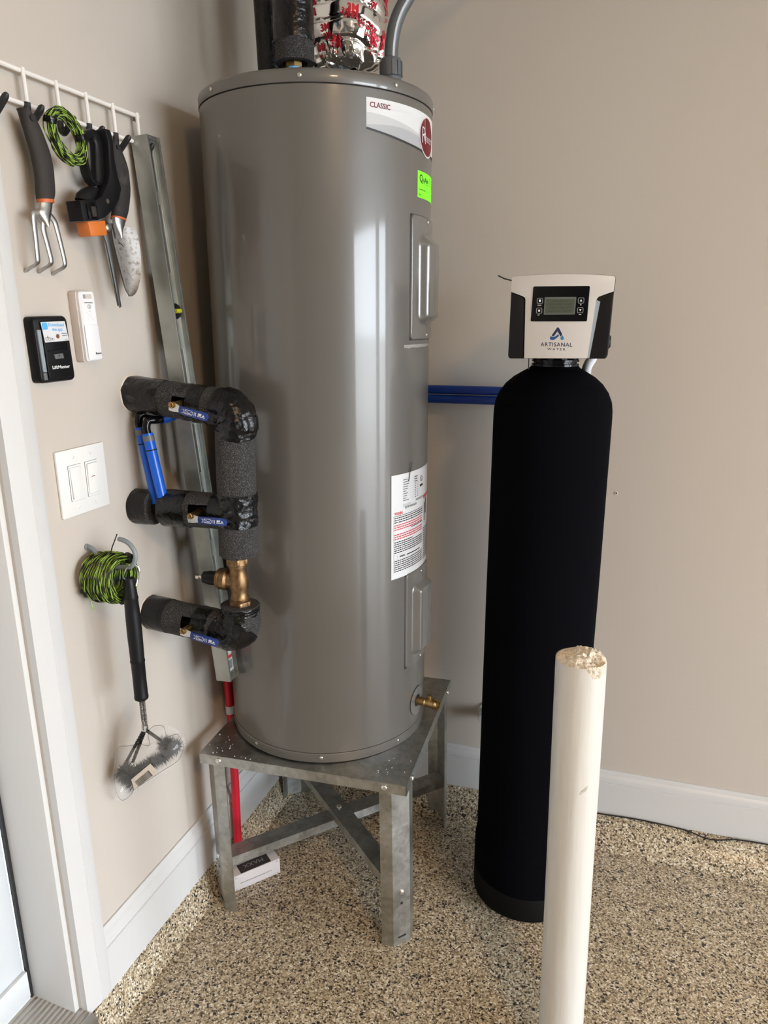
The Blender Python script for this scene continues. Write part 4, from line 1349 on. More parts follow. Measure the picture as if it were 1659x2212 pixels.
build(MB().lathe([(.0040, 0), (.0040, .0003)], (.0261, -.8925, 1.4600), (1, 0, 0), 20), 'card_dot', BROWN, cd_)
mb = MB()
for y, z, r_ in ((-.9195, 1.4560, .0030), (-.9130, 1.4558, .0030), (-.9080, 1.4556, .0020), (-.9040, 1.4554, .0020)):
    mb.tube([(.0261, y + r_ * math.cos(2 * PI * k / 14), z + r_ * math.sin(2 * PI * k / 14)) for k in range(14)], .00025, 4, wrap=True)
mb.tube([(.0261, -.9195, 1.4560), (.0261, -.9170, 1.4615), (.0261, -.9130, 1.4558)], .0003, 4)
mb.text('Close from', .0022, lambda u, v: (.0262, -.8690 + u, 1.4640 + v), 'RIGHT', bold=.01)
mb.text('anywhere.', .0022, lambda u, v: (.0262, -.8685 + u, 1.4605 + v), 'RIGHT', bold=.01)
mb.text('get the app', .0014, lambda u, v: (.0262, -.8670 + u, 1.4540 + v), 'RIGHT', bold=.01)
build(mb, 'card_black_print', INK, cd_)
build(slab([(-.9225, 1.4490), (-.8760, 1.4495), (-.8745, 1.4370), (-.9205, 1.4345)], .0246, .0252), 'push_bar', BLKGL, dc)
mb = MB().box((.0250, -.9215, 1.4335), (.0290, -.8730, 1.4355)).box((.0250, -.8725, 1.4365), (.0275, -.8690, 1.4500))
build(mb, 'push_bar_ledge', BLKPL, dc, bevel=.0006)
lb_ = build(slab(qpoly([(-.9065, 1.4290), (-.8850, 1.4297), (-.8835, 1.4212), (-.9050, 1.4203)], .0008), .0250, .0262), 'light_button', GREYBT, dc)
mb = MB().lathe([(.0016, 0), (.0016, .0002)], (.0263, -.8950, 1.4262), (1, 0, 0), 10)
mb.text('LIGHT', .0014, lambda u, v: (.0264, -.8945 + u, 1.4215 + v), bold=.01)
build(mb, 'button_print', INK, lb_)
build(MB().text('LiftMaster', .0058, lambda u, v: (.0253, -.8925 + u, 1.4035 + v), bold=.025, width=.0435), 'brand_lettering', SILVER, dc)

# remote temperature sensor
sn = root('remote_sensor', (0, -.80, 1.41), 'slim white remote temperature sensor mounted on the left wall above the switches', 'sensor')
build(slab(qpoly([(-.8265, 1.5405), (-.7830, 1.5420), (-.7790, 1.4110), (-.8235, 1.4100)], .007, 4), .0005, .018), 'back_shell', SENSORB, sn, bevel=.001)
P0 = qpoly([(-.8250, 1.5400), (-.7845, 1.5412), (-.7805, 1.4118), (-.8220, 1.4110)], .007, 4)
P1 = qpoly([(-.8225, 1.5380), (-.7870, 1.5392), (-.7830, 1.4140), (-.8195, 1.4130)], .006, 4)
build(MB().loops([[(x, y, z) for y, z in P] for x, P in ((.0175, P0), (.0235, P0), (.0265, P1))]), 'front_shell', SENSOR, sn, ang=25)
build(slab(qpoly([(-.8225, 1.4790), (-.7855, 1.4805), (-.7828, 1.4145), (-.8198, 1.4135)], .004, 3), .0262, .0282), 'battery_door', SENSOR, sn, bevel=.0008)
build(slab([(-.8165, 1.5340), (-.7940, 1.5350), (-.7935, 1.5270), (-.8160, 1.5265)], .0264, .0268), 'hanger_slot', GREYPL, sn)
build(slab([(-.8110, 1.5338), (-.7940, 1.5348), (-.7935, 1.5272), (-.8106, 1.5268)], .0267, .0271), 'hanger_tab', SENSORB, sn)
mb = MB().text('REMOTE SENSOR', .0019, lambda u, v: (.0270, -.8035 + u, 1.5185 + v), bold=.02, width=.022)
mb.text('2', .0046, lambda u, v: (.0270, -.8030 + u, 1.5100 + v), bold=.02)
mb.tube([(.0270, -.8030 + .0042 * math.cos(2 * PI * k / 20), 1.5124 + .0042 * math.sin(2 * PI * k / 20)) for k in range(20)], .00025, 4, wrap=True)
mb.lathe([(.0008, 0), (.0008, .0002)], (.0267, -.8020, 1.5040), (1, 0, 0), 8)
mb.text('Bumi', .0042, lambda u, v: (.0286, -.7930 + u, 1.4240 + v), bold=.025, width=.015)
build(mb, 'sensor_print', INK, sn)
mb = MB()
for a, b in (((-.8120, 1.5020), (-.8040, 1.4960)), ((-.8040, 1.4960), (-.7970, 1.5020)), ((-.8100, 1.4880), (-.8030, 1.4965)), ((-.8030, 1.4965), (-.7940, 1.4880))):
    mb.tube([(.0266, *a), (.0266, *b)], .0004, 4)
build(mb, 'moulded_ribs', SENSOR, sn)

# double switch plate
sw = root('light_switch_plate', (0, -.847, 1.12), 'white double light switch plate with a red locator light on the left wall', 'switch plate')
build(slab(rrect(-.9135, 1.122, -.7815, 1.2510, .002, 2), .0003, .0058), 'plate', SWITCH, sw, bevel=.0022)
for i, (yc, onside) in enumerate(((-.8695, 1), (-.8235, -1))):
    mb = slab(rrect(yc - .0178, 1.1505, yc + .0178, 1.2205, .0015, 2), .0056, .0064)
    gap = build(mb, 'switch_opening', SEAM, sw)
    mb = slab(rrect(yc - .0174, 1.1509, yc + .0174, 1.2201, .0015, 2), .0057, .0072)
    build(mb, 'switch_frame', SWITCH, gap, bevel=.0003, seg=1)
    build(slab(rrect(yc - .0150, 1.1550, yc + .0150, 1.2165, .001, 2), .0071, .0074), 'rocker_gap', LABELG2, gap)
    t_, b__ = (.0078, .0112) if onside > 0 else (.0105, .0082)
    M_ = [(yc - .0145, 1.1556), (yc + .0145, 1.1556), (yc + .0145, 1.2158), (yc - .0145, 1.2158)]
    fz = lambda z: b__ + (t_ - b__) * (z - 1.1556) / .0602
    mb = MB().loops([[(.0070, y, z) for y, z in M_], [(fz(z), y, z) for y, z in M_]])
    rk = build(mb, 'rocker', SWITCH, gap, bevel=.0010)
    if onside < 0:
        build(MB().box((.0092, yc - .006, 1.1890), (.0097, yc - .0005, 1.1905)), 'red_locator_light', INKR, rk)
        build(MB().box((.0092, yc - .0005, 1.1890), (.0098, yc + .003, 1.1905)), 'locator_slot', INK, rk)
    for z in (1.1365, 1.2345):
        o = MB().lathe([(.0036, 0), (.0036, .0008), (.0026, .0014)], (.0055, yc, z), (1, 0, 0), 14)
        pk = build(o, 'cover_screw', SWITCH, sw)
        build(MB().box((.0068, -.0028, -.0004), (.0071, .0028, .0004), Matrix.Translation((0, yc, z)) @ Matrix.Rotation(.7 + i, 4, 'X')), 'screw_slot', LABELG2, pk)

# ------------------------------------------------------------------ insulated pipe loop with ball valves
lp = root('insulated_pipe_loop', (0, -.675, .80), 'black foam insulated water pipe loop with brass regulator and blue lever valves', 'pipe loop')
def arm(a, b, r_, name, m, seed, hole=None, n=40, na=48, amp=.0012, t0=0.0, t1=1.0, flare=False):
    """sleeve from a to b; hole=(t0,t1,ang0,ang1) leaves an opening cut in the sleeve"""
    a, b = Vector(a), Vector(b)
    t = (b - a).normalized()
    u_ = (Vector((0, -1, 0)) - t * (-t.y)).normalized()       # angle 0 faces the camera side (-y)
    w_ = t.cross(u_)
    if w_.z < 0:
        w_ = -w_
    def fn(p, q):
        s_ = t0 + (t1 - t0) * p
        c_ = a.lerp(b, s_)
        an = 2 * PI * q
        rr_ = r_ + amp * nz(math.cos(an) * 2.5 + seed, math.sin(an) * 2.5, s_ * 9 + seed)
        if flare:
            rr_ += .0010 * math.sin(p * PI)
        return c_ + rr_ * (math.cos(an) * u_ + math.sin(an) * w_)
    sk = None
    if hole:
        h0, h1, a0, a1 = hole
        sk = lambda p, q: h0 < t0 + (t1 - t0) * p < h1 and a0 < ((q * 360 + 180) % 360 - 180) < a1
    mb_ = MB().grid(fn, n, na, sk)
    return build(mb_, name, m, lp, ang=80), fn
A0, A1_ = Vector((.0, -.668, 1.336)), Vector((.255, -.690, 1.312))
B0, B1 = Vector((.0, -.690, 1.095)), Vector((.250, -.690, 1.099))
C0, C1 = Vector((.0, -.682, .8450)), Vector((.236, -.690, .8290))
VX = lambda z: .2375 + (z - .83) * .040
RA = .0372
def end_disc(p, r_, nrm, name='sleeve_end'):
    build(MB().lathe([(r_, 0), (r_, .002)], p, nrm, 32), name, FOAM, lp)
# upper arm
build(MB().tube([A0, A1_], .0165, 18), 'inner_pipe', BLKPL, lp)
arm(A0, A1_, RA, 'foam_sleeve', FOAM, 1, hole=(.52, .645, -26, 24), n=60)
arm(A0, A1_, RA + .0012, 'tape_wrap', TAPE, 2, t0=.015, t1=.36, n=24, amp=.0022)
arm(A0, A1_, RA + .0012, 'tape_wrap', TAPE, 3, t0=.55, t1=.60, n=4, hole=(.0, 1, -40, 40))
arm(A0, A1_, RA + .0014, 'tape_wrap', TAPE, 4, t0=.645, t1=.785, n=20, amp=.0018)
# elbow and taped corner
zc = A1_.z
corner = Vector((VX(zc), -.690, zc))
P = [A0.lerp(A1_, .80)] + arc((corner.x - .028, -.690, zc - .030), .034, PI / 2, 0, 8, (1, 0, 0), (0, 0, 1)) + [Vector((VX(1.25), -.690, 1.25))]
build(MB().tube(smooth_path(P, 2), .0385, 32), 'foam_elbow', FOAM, lp, ang=80)
def elbow_tape(P, r_, seed, name='tape_wrap', s0=0.0, s1=1.0, slant=0.0, na=56, nn=44):
    P = smooth_path(P, 6)
    L_ = [0]
    for i in range(1, len(P)):
        L_.append(L_[-1] + (P[i] - P[i - 1]).length)
    def at(s_):
        s_ = min(max(s_, 0), 1) * L_[-1]
        for i in range(1, len(P)):
            if s_ <= L_[i] + 1e-9:
                k_ = (s_ - L_[i - 1]) / max(L_[i] - L_[i - 1], 1e-9)
                return P[i - 1].lerp(P[i], k_), (P[i] - P[i - 1]).normalized()
        return P[-1], (P[-1] - P[-2]).normalized()
    def fn(u, v):
        an = 2 * PI * v
        s_ = s0 + (s1 - s0) * u + slant * math.cos(an) * (1 if u > .5 else -1) * abs(2 * u - 1)
        c_, t_ = at(s_)
        a_ = (Vector((0, -1, 0)) - t_ * (-t_.y)).normalized()
        b_ = t_.cross(a_)
        g = (s_ * 7 + .25 * math.sin(an)) % 1.0
        rr_ = r_ + .0012 * g + .0030 * nz(math.cos(an) * 3 + seed, math.sin(an) * 3, s_ * 7) + .0012 * nz(math.cos(an) * 9 + seed, math.sin(an) * 9, s_ * 18)
        return c_ + rr_ * (math.cos(an) * a_ + math.sin(an) * b_)
    return build(MB().grid(fn, nn, na), name, TAPE, lp, ang=50)
elbow_tape(P, .0402, 5, s0=.30, s1=.86, slant=.10)
# vertical run
VT, VB = Vector((VX(1.27), -.690, 1.27)), Vector((VX(1.008), -.690, 1.008))
build(MB().tube([VT, VB], [.0400, .0405], 36), 'foam_sleeve', FOAM, lp)
build(MB().tube([VB + Vector((0, 0, .002)), VB - Vector((0, 0, .004))], [.0405, .036], 36), 'foam_sleeve_end', FOAM, lp)
elbow_tape([(VX(1.140), -.690, 1.140), (VX(1.110), -.690, 1.110), (VX(1.072), -.690, 1.072)], .0412, 8, nn=20)
# middle arm: short collar at the wall, gap with the pipes, then the sleeve
build(MB().tube([B0, B1], .0165, 18), 'inner_pipe', BLKPL, lp)
arm(B0, B1, .0385, 'tape_wrap', TAPE, 9, t0=.005, t1=.185, n=14, amp=.0016)
for s_ in (.185,):
    p = B0.lerp(B1, s_)
    build(MB().lathe([(.0385, -.001), (.0370, .001), (.017, .0015)], p, (1, 0, 0), 36), 'sleeve_end', FOAM, lp)
arm(B0, B1, RA + .0008, 'foam_sleeve', FOAM, 10, t0=.30, t1=1.0, hole=(.62, .80, -30, 30), n=60)
p = B0.lerp(B1, .30)
build(MB().lathe([(.017, -.0015), (.0370, -.001), (.0380, .001)], p, (1, 0, 0), 36), 'sleeve_end', FOAM, lp)
arm(B0, B1, RA + .0020, 'tape_wrap', TAPE, 11, t0=.30, t1=.56, n=18, amp=.0024)
arm(B0, B1, RA + .0020, 'tape_wrap', TAPE, 12, t0=.80, t1=.97, n=14, amp=.0016)
# lower arm
build(MB().tube([C0, C1], .0165, 18), 'inner_pipe', BLKPL, lp)
arm(C0, C1, RA + .0005, 'foam_sleeve', FOAM, 13, hole=(.46, .56, -30, 34), n=70)
arm(C0, C1, RA + .0018, 'tape_wrap', TAPE, 14, t0=.01, t1=.24, n=16, amp=.0016)
arm(C0, C1, RA + .0018, 'tape_wrap', TAPE, 15, t0=.56, t1=.72, n=16, amp=.0016)
cz = C1.z
P = [C0.lerp(C1, .70)] + arc((VX(cz) - .028, -.690, cz + .030), .034, -PI / 2, 0, 8, (1, 0, 0), (0, 0, 1)) + [Vector((VX(.885), -.690, .885))]
build(MB().tube(smooth_path(P, 2), .0390, 32), 'foam_elbow', FOAM, lp, ang=80)
elbow_tape(P, .0402, 16, s0=.22, s1=.66, slant=.12)
elbow_tape([(VX(.845), -.690, .845), (VX(.87), -.690, .870), (VX(.893), -.690, .893)], .0405, 18, nn=24)
build(MB().lathe([(.0415, .892), (.0400, .8935), (.014, .8935)], (VX(.89), -.690, 0), n=36, cap0=False), 'foam_end', FOAM, lp)
# pressure regulator between the sleeves
vx = VX(.945) - .002
pv = build(MB().lathe([(.0175, .886), (.0225, .888), (.0225, .903), (.0195, .905), (.0200, .909), (.0178, .913), (.0178, .926), (.0205, .934), (.0212, .945), (.0205, .956), (.0178, .964), (.0178, .975), (.0195, .979), (.0195, .983), (.0225, .985), (.0225, 1.000), (.019, 1.002), (.019, 1.012)], (vx, -.690, 0), n=32), 'regulator_body', BRONZE, lp, ang=30)
for z0 in (.889, .986):
    build(MB().lathe([(.0245, z0), (.0245, z0 + .013)], (vx, -.690, 0), n=6), 'hex_union', BRONZE, pv, bevel=.0008)
build(MB().lathe([(.0185, 0), (.0185, .022), (.0235, .026), (.0235, .036), (.0225, .040), (.0235, .042), (.0225, .047), (.016, .050)], (vx, -.690, .9465), (-1, 0, .02), 32), 'regulator_bonnet', BRONZE, pv)
build(MB().lathe([(.0155, .046), (.0155, .070), (.0140, .076), (.0130, .084), (.011, .085)], (vx, -.690, .9465), (-1, 0, .0), 28), 'bonnet_cap', BLKPL, pv)
build(MB().lathe([(.0032, .08), (.0032, .100)], (vx, -.690, .9465), (-1, 0, .0), 12), 'adjusting_bolt', STEEL, pv)
build(MB().lathe([(.0065, .086), (.0065, .0905)], (vx, -.690, .9465), (-1, 0, .0), 6), 'lock_nut', STEEL, pv)
build(MB().lathe([(.0062, .097), (.0062, .1035)], (vx, -.690, .9465), (-1, 0, .0), 6), 'bolt_head', STEEL, pv)
build(MB().text('3/4', .006, lambda u, v: (vx - .030 + u, -.690 - .0240, .938 + v)), 'cast_lettering', BRASS, pv)
# ball valve levers
def lever(nx, nz_, x0, z0, x1, z1, hgt):
    """stem nut at (nx, nz_), blue lever from x0 to x1"""
    Y = -.7450
    st = build(MB().tube([(nx, -.700, nz_), (nx, Y - .004, nz_)], .0065, 16), 'valve_stem', BRASS, lp)
    a = Vector((x0, 0, z0))
    d = (Vector((x1, 0, z1)) - a).normalized()
    up = Vector((-d.z, 0, d.x))
    L_ = (Vector((x1, 0, z1)) - a).length
    f = lambda u, v, y: Vector((x0, y, z0)) + d * u + up * v
    # steel shank with an offset bend
    pl = [(-.010 - (x0 - nx), .007), (-.004 - (x0 - nx) + .004, .0105), (.004 - (x0 - nx), .0095), (.004, .0055), (.004, -.0055), (.002 - (x0 - nx), -.0085), (-.008 - (x0 - nx), -.008)]
    build(MB().prism(pl, lambda u, v: f(u, v, Y - .0010), lambda u, v: f(u, v, Y + .0012)), 'steel_shank', STEEL, st, bevel=.0004, seg=1)
    build(MB().lathe([(.0066, 0), (.0066, .0045), (.0058, .0052)], (nx, Y - .001, nz_), (0, -1, 0), 6), 'stem_nut', BRASS, st)
    build(MB().lathe([(.0032, .004), (.0032, .0085)], (nx, Y - .001, nz_), (0, -1, 0), 12), 'stem_tip', BRASS, st)
    h = hgt / 2
    poly = [(0, -h * .92), (L_ - h * .9, -h)] + [(L_ - h + h * math.cos(t), h * math.sin(t)) for t in [R(-75 + 25 * k) for k in range(7)]] + [(L_ - h * .9, h), (0, h * .92), (-.001, 0)]
    gr = build(MB().prism(poly, lambda u, v: f(u, v, Y - .0045), lambda u, v: f(u, v, Y + .0005)), 'lever_grip', NAVY, st, bevel=.0012)
    yy = Y - .0047
    mb_ = MB()
    g = lambda u, v: f(u, v, yy)
    mb_.text('BII', h * .52, lambda u, v: g(L_ * .66 + u, v - h * .05), 'LEFT', bold=.05, shear=.25, width=L_ * .13)
    mb_.add([g(L_ * .80, -h * .05), g(L_ * .90, -h * .05), g(L_ * .85, h * .35)], [(0, 1, 2)])
    mb_.add([g(L_ * .65, -h * .34), g(L_ * .91, -h * .34), g(L_ * .91, -h * .22), g(L_ * .65, -h * .22)], [(0, 1, 2, 3)])
    def ln(a_, b_, w=.00035):
        mb_.tube([g(*a_), g(*b_)], w, 4)
    bx = [(L_ * .22, -h * .5), (L_ * .46, -h * .5), (L_ * .50, h * .1), (L_ * .44, h * .5), (L_ * .22, h * .5)]
    for i in range(5):
        ln(bx[i], bx[(i + 1) % 5])
    ln((L_ * .24, h * .35), (L_ * .36, -h * .2))
    ln((L_ * .36, -h * .2), (L_ * .46, h * .2))
    ln((L_ * .24, -h * .25), (L_ * .45, -h * .3))
    ln((L_ * .12, h * .38), (L_ * .18, h * .38))
    ln((L_ * .18, h * .38), (L_ * .18, -h * .38))
    ln((L_ * .12, -h * .38), (L_ * .18, -h * .38))
    for uu in (.54, .59):
        ln((L_ * uu, -h * .45), (L_ * uu, h * .45))
    build(mb_, 'white_print', WHITEP, gr)
lever(.1515, 1.3235, .1680, 1.3155, .2320, 1.3005, .0165)
lever(.1730, 1.0990, .1910, 1.0925, .2565, 1.0915, .0165)
lever(.1300, .8410, .1485, .8340, .2150, .8235, .0180)
# pale caulk ring where the arms leave the wall
for p in (A0, C0):
    build(MB().lathe([(.0402, .0003), (.0395, .002), (.038, .003)], (0, p.y, p.z), (1, 0, 0), 36), 'wall_seal', CREAM, lp)

# blue pipes linking the upper and middle arm, each with black elbow fitting
for i, (x0, y0, z0, x1, y1, z1, lab) in enumerate(((.028, -.690, 1.268, .056, -.695, 1.106, 'blue plastic pipe with black elbow nearest the wall between the insulated arms'), (.056, -.704, 1.258, .082, -.706, 1.106, 'blue plastic pipe with black elbow farther out from the wall between the insulated arms'))):
    rp_ = root('blue_branch_pipe', (x1, y1, z1), lab, 'pipe', 'blue branch pipes')
    a, b = Vector((x0, y0, z0)), Vector((x1, y1, z1))
    d = (b - a).normalized()
    build(MB().tube([a, b], .0112, 22), 'blue_tube', PEX, rp_)
    build(MB().tube([a + d * .005, a + d * .016], .0119, 22), 'crimp_ring', GREYBT, rp_)
    build(MB().tube([a + d * .034, a + d * .0365], .0117, 22), 'crimp_ring', BLKPL, rp_)
    e1 = a - d * .012
    P = smooth_path([a + d * .004, e1, e1 - d * .010 + Vector((.004, .006, .004)), e1 + Vector((.012, .022, .014)), e1 + Vector((.016, .040, .014))], 5)
    build(MB().tube(P, [.0085] * len(P), 16), 'elbow_fitting', BLKGL, rp_)
    e2 = P[-1]
    build(MB().tube([e2 - Vector((.002, .006, 0)), e2 + Vector((.010, .026, .006))], .0112, 20), 'blue_stub', PEX, rp_)

# ------------------------------------------------------------------ wall hook, wire bundle, grill brush
hk_p = smooth_path([(-.001, -.857, 1.052), (.008, -.857, 1.052), (.018, -.857, 1.046), (.028, -.857, 1.030), (.045, -.857, 1.020), (.070, -.857, 1.017), (.092, -.857, 1.018), (.105, -.857, 1.022), (.114, -.857, 1.036), (.1145, -.857, 1.052), (.105, -.857, 1.066), (.093, -.857, 1.0725), (.080, -.857, 1.075)], 5)
hkr = root('utility_hook', (0, -.857, 1.05), 'grey vinyl coated screw hook curling up from the left wall', 'hook')
build(MB().tube(hk_p, [.0046] * (len(hk_p) - 1) + [.0038], 14), 'hook_arm', HOOKG, hkr)
build(MB().lathe([(.0062, 0), (.0062, .003), (.0046, .004)], (0, -.857, 1.052), (1, 0, 0), 14), 'hook_collar', HOOKG, hkr)

wb2 = root('wire_bundle', (.052, -.857, .945), 'thick bundle of twisted green and black wire hanging on the grey hook', 'wire coil')
cw = Vector((.052, -.857, .9935))
lps = []
for i in range(92):
    rr_ = random.uniform(.034, .0505)
    xo = random.uniform(-.033, .033)
    rr_ *= 1 - .10 * abs(xo / .033) ** 2
    ti, tj = random.uniform(-.16, .16), random.uniform(-.16, .16)
    cc = cw + Vector((xo, random.uniform(-.002, .002), random.uniform(-.002, .002)))
    pts = []
    for j in range(64):
        t = 2 * PI * j / 64
        y_, z_ = rr_ * math.cos(t), rr_ * math.sin(t)
        pts.append(cc + Vector((ti * y_ + tj * z_, y_, z_)))
    lps.append(pts)
g, k = twisted(lps, 1, .0300, .00090)
build(g, 'green_strand', WIREG, wb2, ang=80)
build(k, 'black_strand', WIREK, wb2, ang=80)
build(MB().tube(smooth_path([(.060, -.860, 1.040), (.064, -.860, 1.055), (.072, -.860, 1.070), (.080, -.860, 1.085)], 4), .0013, 6), 'loose_end', WIREK, wb2)
build(MB().tube(smooth_path([(.030, -.895, .955), (.032, -.897, .945), (.034, -.895, .936)], 4), .0013, 6), 'loose_end', WIREG, wb2)
for (x, an) in ((.020, -150), (.078, 55), (.078, -95), (.034, -115)):
    t = R(an)
    p = cw + Vector((x - .052, .0425 * math.cos(t), .0425 * math.sin(t)))
    tg = Vector((0, -math.sin(t), math.cos(t)))
    build(MB().tube([p - tg * .006, p - tg * .0055, p + tg * .0055, p + tg * .006], [.0095, .0105, .0105, .0095], 10), 'twist_tie', TAPE, wb2)

gb = root('grill_brush', (.105, -.872, .49), 'black handled wire grill brush hanging from the hook with a clear wrapped head', 'grill brush')
GY = -.872
lo = [(.095, -.866, .986), (.0925, -.868, .996), (.0930, -.868, 1.008), (.0970, -.863, 1.0190), (.105, -.857, 1.0245), (.112, -.850, 1.0190), (.1150, -.850, 1.008), (.1170, -.860, .996), (.1165, -.866, .985)]
build(MB().tube(smooth_path(lo, 5), .0015, 8), 'hanging_loop', CHROME, gb)
def hpos(z):
    return (.1065 - (1.0 - z) * .004, GY, z)
prof = [(.0095, 1.002), (.0105, 1.000), (.0120, .985), (.0132, .963), (.0142, .9625), (.0142, .9590), (.0133, .957), (.0142, .93), (.0147, .89), (.0142, .85), (.0138, .829), (.0145, .8285), (.0145, .8245), (.0136, .823), (.0134, .78), (.0136, .752), (.0142, .749), (.0138, .744), (.0120, .742)]
mb = MB().loops([[Vector(hpos(z)) + Vector((r_ * math.cos(2 * PI * k / 28), r_ * math.sin(2 * PI * k / 28), 0)) for k in range(28)] for r_, z in prof])
build(mb, 'handle', BLKPL, gb, ang=40)
st0 = Vector(hpos(.743))
for i, ox in enumerate((-.0040, 0.0, .0040)):
    s = st0 + Vector((ox, (-.003 if i == 1 else .001), 0))
    e = s + Vector((0, 0, -.070))
    core = build(MB().tube([s, e], .0022, 8), 'stem_wire', WIREBR, gb)
    pts = []
    for j in range(0, 141):
        t = j / 140
        an = t * 2 * PI * 15
        pts.append(s.lerp(e + Vector((0, 0, .018)), t) + Vector((.0024 * math.cos(an), .0024 * math.sin(an), 0)))
    build(MB().tube(pts, .0009, 4), 'wire_winding', WIREBR, core)
e = st0 + Vector((0, 0, -.066))
build(MB().box((-.0062, -.0045, -.008), (.0062, .0045, .006), Matrix.Translation(e)), 'ferrule', STEEL, gb, bevel=.002)
yk = e + Vector((0, 0, -.006))
ends = [(.049, GY - .004, .584), (.062, GY + .004, .586), (.150, GY, .650)]
for i, q in enumerate(ends):
    q = Vector(q)
    s = yk + Vector(((-.003, .0, .004)[i], 0, 0))
    arm_w = build(MB().tube([s, q], .0030, 8), 'arm_wire', WIREBK, gb)
    pts = []
    dvec = (q - s)
    a_ = dvec.orthogonal().normalized()
    b_ = dvec.normalized().cross(a_)
    for j in range(121):
        t = j / 120
        an = t * 2 * PI * 14
        pts.append(s + dvec * t + .0030 * (a_ * math.cos(an) + b_ * math.sin(an)))
    build(MB().tube(pts, .0010, 4), 'wire_winding', WIREBK, arm_w)
# bristle rolls: the end rolls and the crossbar roll
def bristles(p0, p1, r_, n_, seed, r2=None):
    rnd = random.Random(seed)
    p0, p1 = Vector(p0), Vector(p1)
    d = (p1 - p0).normalized()
    a_ = d.orthogonal().normalized()
    b_ = d.cross(a_)
    mb_ = MB()
    for i in range(n_):
        t = rnd.random()
        an = rnd.uniform(0, 2 * PI)
        o_ = a_ * math.cos(an) + b_ * math.sin(an)
        c_ = p0.lerp(p1, t)
        ln = r_ * rnd.uniform(.55, 1.18)
        tip = c_ + o_ * ln + d * rnd.uniform(-.25, .25) * r_
        w_ = d.cross(o_).normalized() * .0008
        w2 = d * .0008
        mb_.add([c_ - w_, c_ + w_, tip], [(0, 1, 2)])
        mb_.add([c_ - w2, c_ + w2, tip], [(0, 1, 2)])
    mb_.tube([p0, p1], r_ * .22, 10)
    o = build(mb_, 'bristle_roll', BRIST, gb, smooth=False)
    o['kind'] = 'stuff'
bristles((.030, GY + .004, .562), (.072, GY - .002, .543), .027, 1100, 1)
bristles((.060, GY + .006, .556), (.160, GY + .004, .628), .019, 1500, 2)
bristles((.140, GY, .645), (.185, GY, .647), .021, 1000, 3)
# clear wrap bag
bag = [(.020, .577), (.031, .615), (.049, .622), (.088, .633), (.111, .636), (.110, .658), (.118, .676), (.134, .686), (.151, .685), (.157, .665), (.181, .674), (.194, .652), (.188, .632), (.174, .610), (.126, .573), (.087, .542), (.060, .521), (.047, .503), (.024, .486), (.012, .500), (.010, .535)]
bsm = [(p.x, p.z) for p in smooth_path([(x, 0, z) for x, z in bag + bag[:1]], 4)[:-1]]
ctr = Vector((.085, 0, .585))
mb = MB()
for sgn in (-1, 1):
    def fn(u, v, sgn=sgn):
        f = v * len(bsm)
        i = int(f) % len(bsm)
        k_ = f - int(f)
        x = bsm[i][0] * (1 - k_) + bsm[(i + 1) % len(bsm)][0] * k_
        z = bsm[i][1] * (1 - k_) + bsm[(i + 1) % len(bsm)][1] * k_
        # contract toward a spine line along the head instead of a point
        tq = min(max(((x - .03) * .139 + (z - .53) * .100) / (.139 ** 2 + .1 ** 2), 0), 1)
        sx_, sz_ = .035 + .139 * tq, .542 + .100 * tq
        X, Z = sx_ + (x - sx_) * u, sz_ + (z - sz_) * u
        bul = .030 * math.sqrt(max(1 - u ** 2, 0)) + .007 * nz(X * 70, Z * 70, sgn * 3) * (1 - u ** 4)
        return (X, GY + .002 + sgn * bul, Z)
    mb.grid(fn, 22, len(bsm))
wrap_ = build(mb, 'clear_wrap', FILM, gb, ang=40)
build(MB().tube([(x, GY + .002, z) for x, z in bsm], .00065, 5, wrap=True), 'wrap_edge', FILMEDGE, wrap_)
tg_ = [(.083, .571), (.135, .6185), (.1475, .6070), (.1470, .5985), (.088, .549)]
TY = GY - .0315
tagm = MB().prism(tg_, lambda x, z: (x, TY + .0004, z), lambda x, z: (x, TY, z))
tgo = build(tagm, 'barcode_tag', CREAM, gb)
dq = Vector((.052, 0, .0475)).normalized()
nq = Vector((dq.z, 0, -dq.x))
mb = MB()
o_ = Vector((.090, TY - .0004, .5700))
u = 0.0
rnd = random.Random(4)
while u < .050:
    w_ = rnd.choice((.0007, .0012, .0018))
    a, b = o_ + dq * u + nq * .0025, o_ + dq * (u + w_) + nq * .0025
    mb.add([a, b, b + nq * .0135, a + nq * .0135], [(0, 1, 2, 3)])
    u += w_ + rnd.choice((.0007, .0010, .0016))
build(mb, 'tag_barcode', INK, tgo)

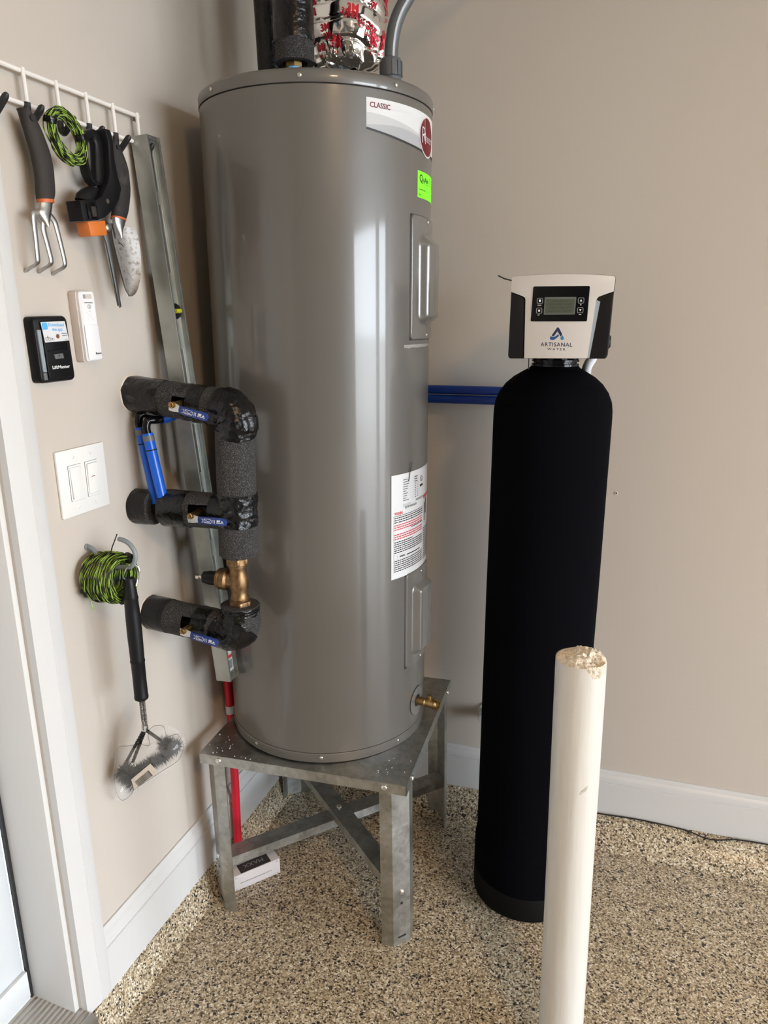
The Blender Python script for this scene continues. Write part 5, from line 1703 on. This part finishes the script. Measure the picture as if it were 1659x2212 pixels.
# ------------------------------------------------------------------ red pipe behind the stand and the small carton
rd = root('red_pipe', (.034, -.452, .03), 'bright red pipe standing against the left wall behind the stand', 'pipe')
build(MB().tube([(.036, -.4535, .030), (.034, -.440, .25), (.030, -.428, .46)], .0112, 20), 'pipe_tube', REDP, rd)
build(MB().tube([(.030, -.428, .458), (.024, -.4265, .60), (.0225, -.425, .75)], .0112, 20), 'pipe_tube', REDP, rd)
build(MB().tube([(.0300, -.4280, .455), (.0292, -.4278, .478)], .0126, 20), 'white_clip', LABEL, rd)

bx_u = Vector((.167 - .081, -.455 + .560, 0))
BL = bx_u.length
bx_a = math.atan2(bx_u.y, bx_u.x)
cart = root('small_carton', (.081, -.560, 0), 'small white carton with dark printed top on the floor beside the stand leg', 'box', rot=(0, 0, bx_a))
BW, BH = .062, .047
build(MB().box((0, 0, .0005), (BL, BW, BH)), 'carton_body', BOXW, cart, local=True, bevel=.0010)
build(MB().box((BL * .18, .002, BH), (BL * .82, BW * .60, BH + .0004)), 'top_label', BOXD, cart, local=True)
mb = MB().text('MAXX', .014, lambda u, v: (BL * .5 - u, .029 - v, BH + .0006), bold=.0, width=.056)
build(mb, 'top_lettering', INKG, cart, local=True)
build(MB().box((BL * .12, BW * .72, BH), (BL * .72, BW, BH + .0008)), 'tuck_flap', BOXW, cart, local=True, bevel=.0003)
mb = MB().text('Choose quality and experience growing at our site', .0028, lambda u, v: (BL * .48 + u, -.0004, BH * .40 + v), bold=.015, width=BL * .66)
for u, v in ((.06, .88), (.94, .88), (.06, .10), (.94, .10)):
    mb.text('22', .0032, lambda a, b, u=u, v=v: (BL * u + a, -.0004, BH * v - .0015 + b), bold=.01)
build(mb, 'side_lettering', INK, cart, local=True)

# old wall anchor left in the back wall
an = root('wall_anchor', (.980, 0, 1.027), 'tiny pale wall anchor left in the back wall right of the softener', 'wall anchor')
build(MB().lathe([(.0045, 0), (.0045, .0012), (.0030, .0016)], (.980, 0, 1.027), (0, -1, 0), 14), 'anchor_collar', TRIM, an)
build(MB().lathe([(.0019, .0014), (.0019, .0019)], (.980, 0, 1.027), (0, -1, 0), 10), 'anchor_hole', SEAM, an)
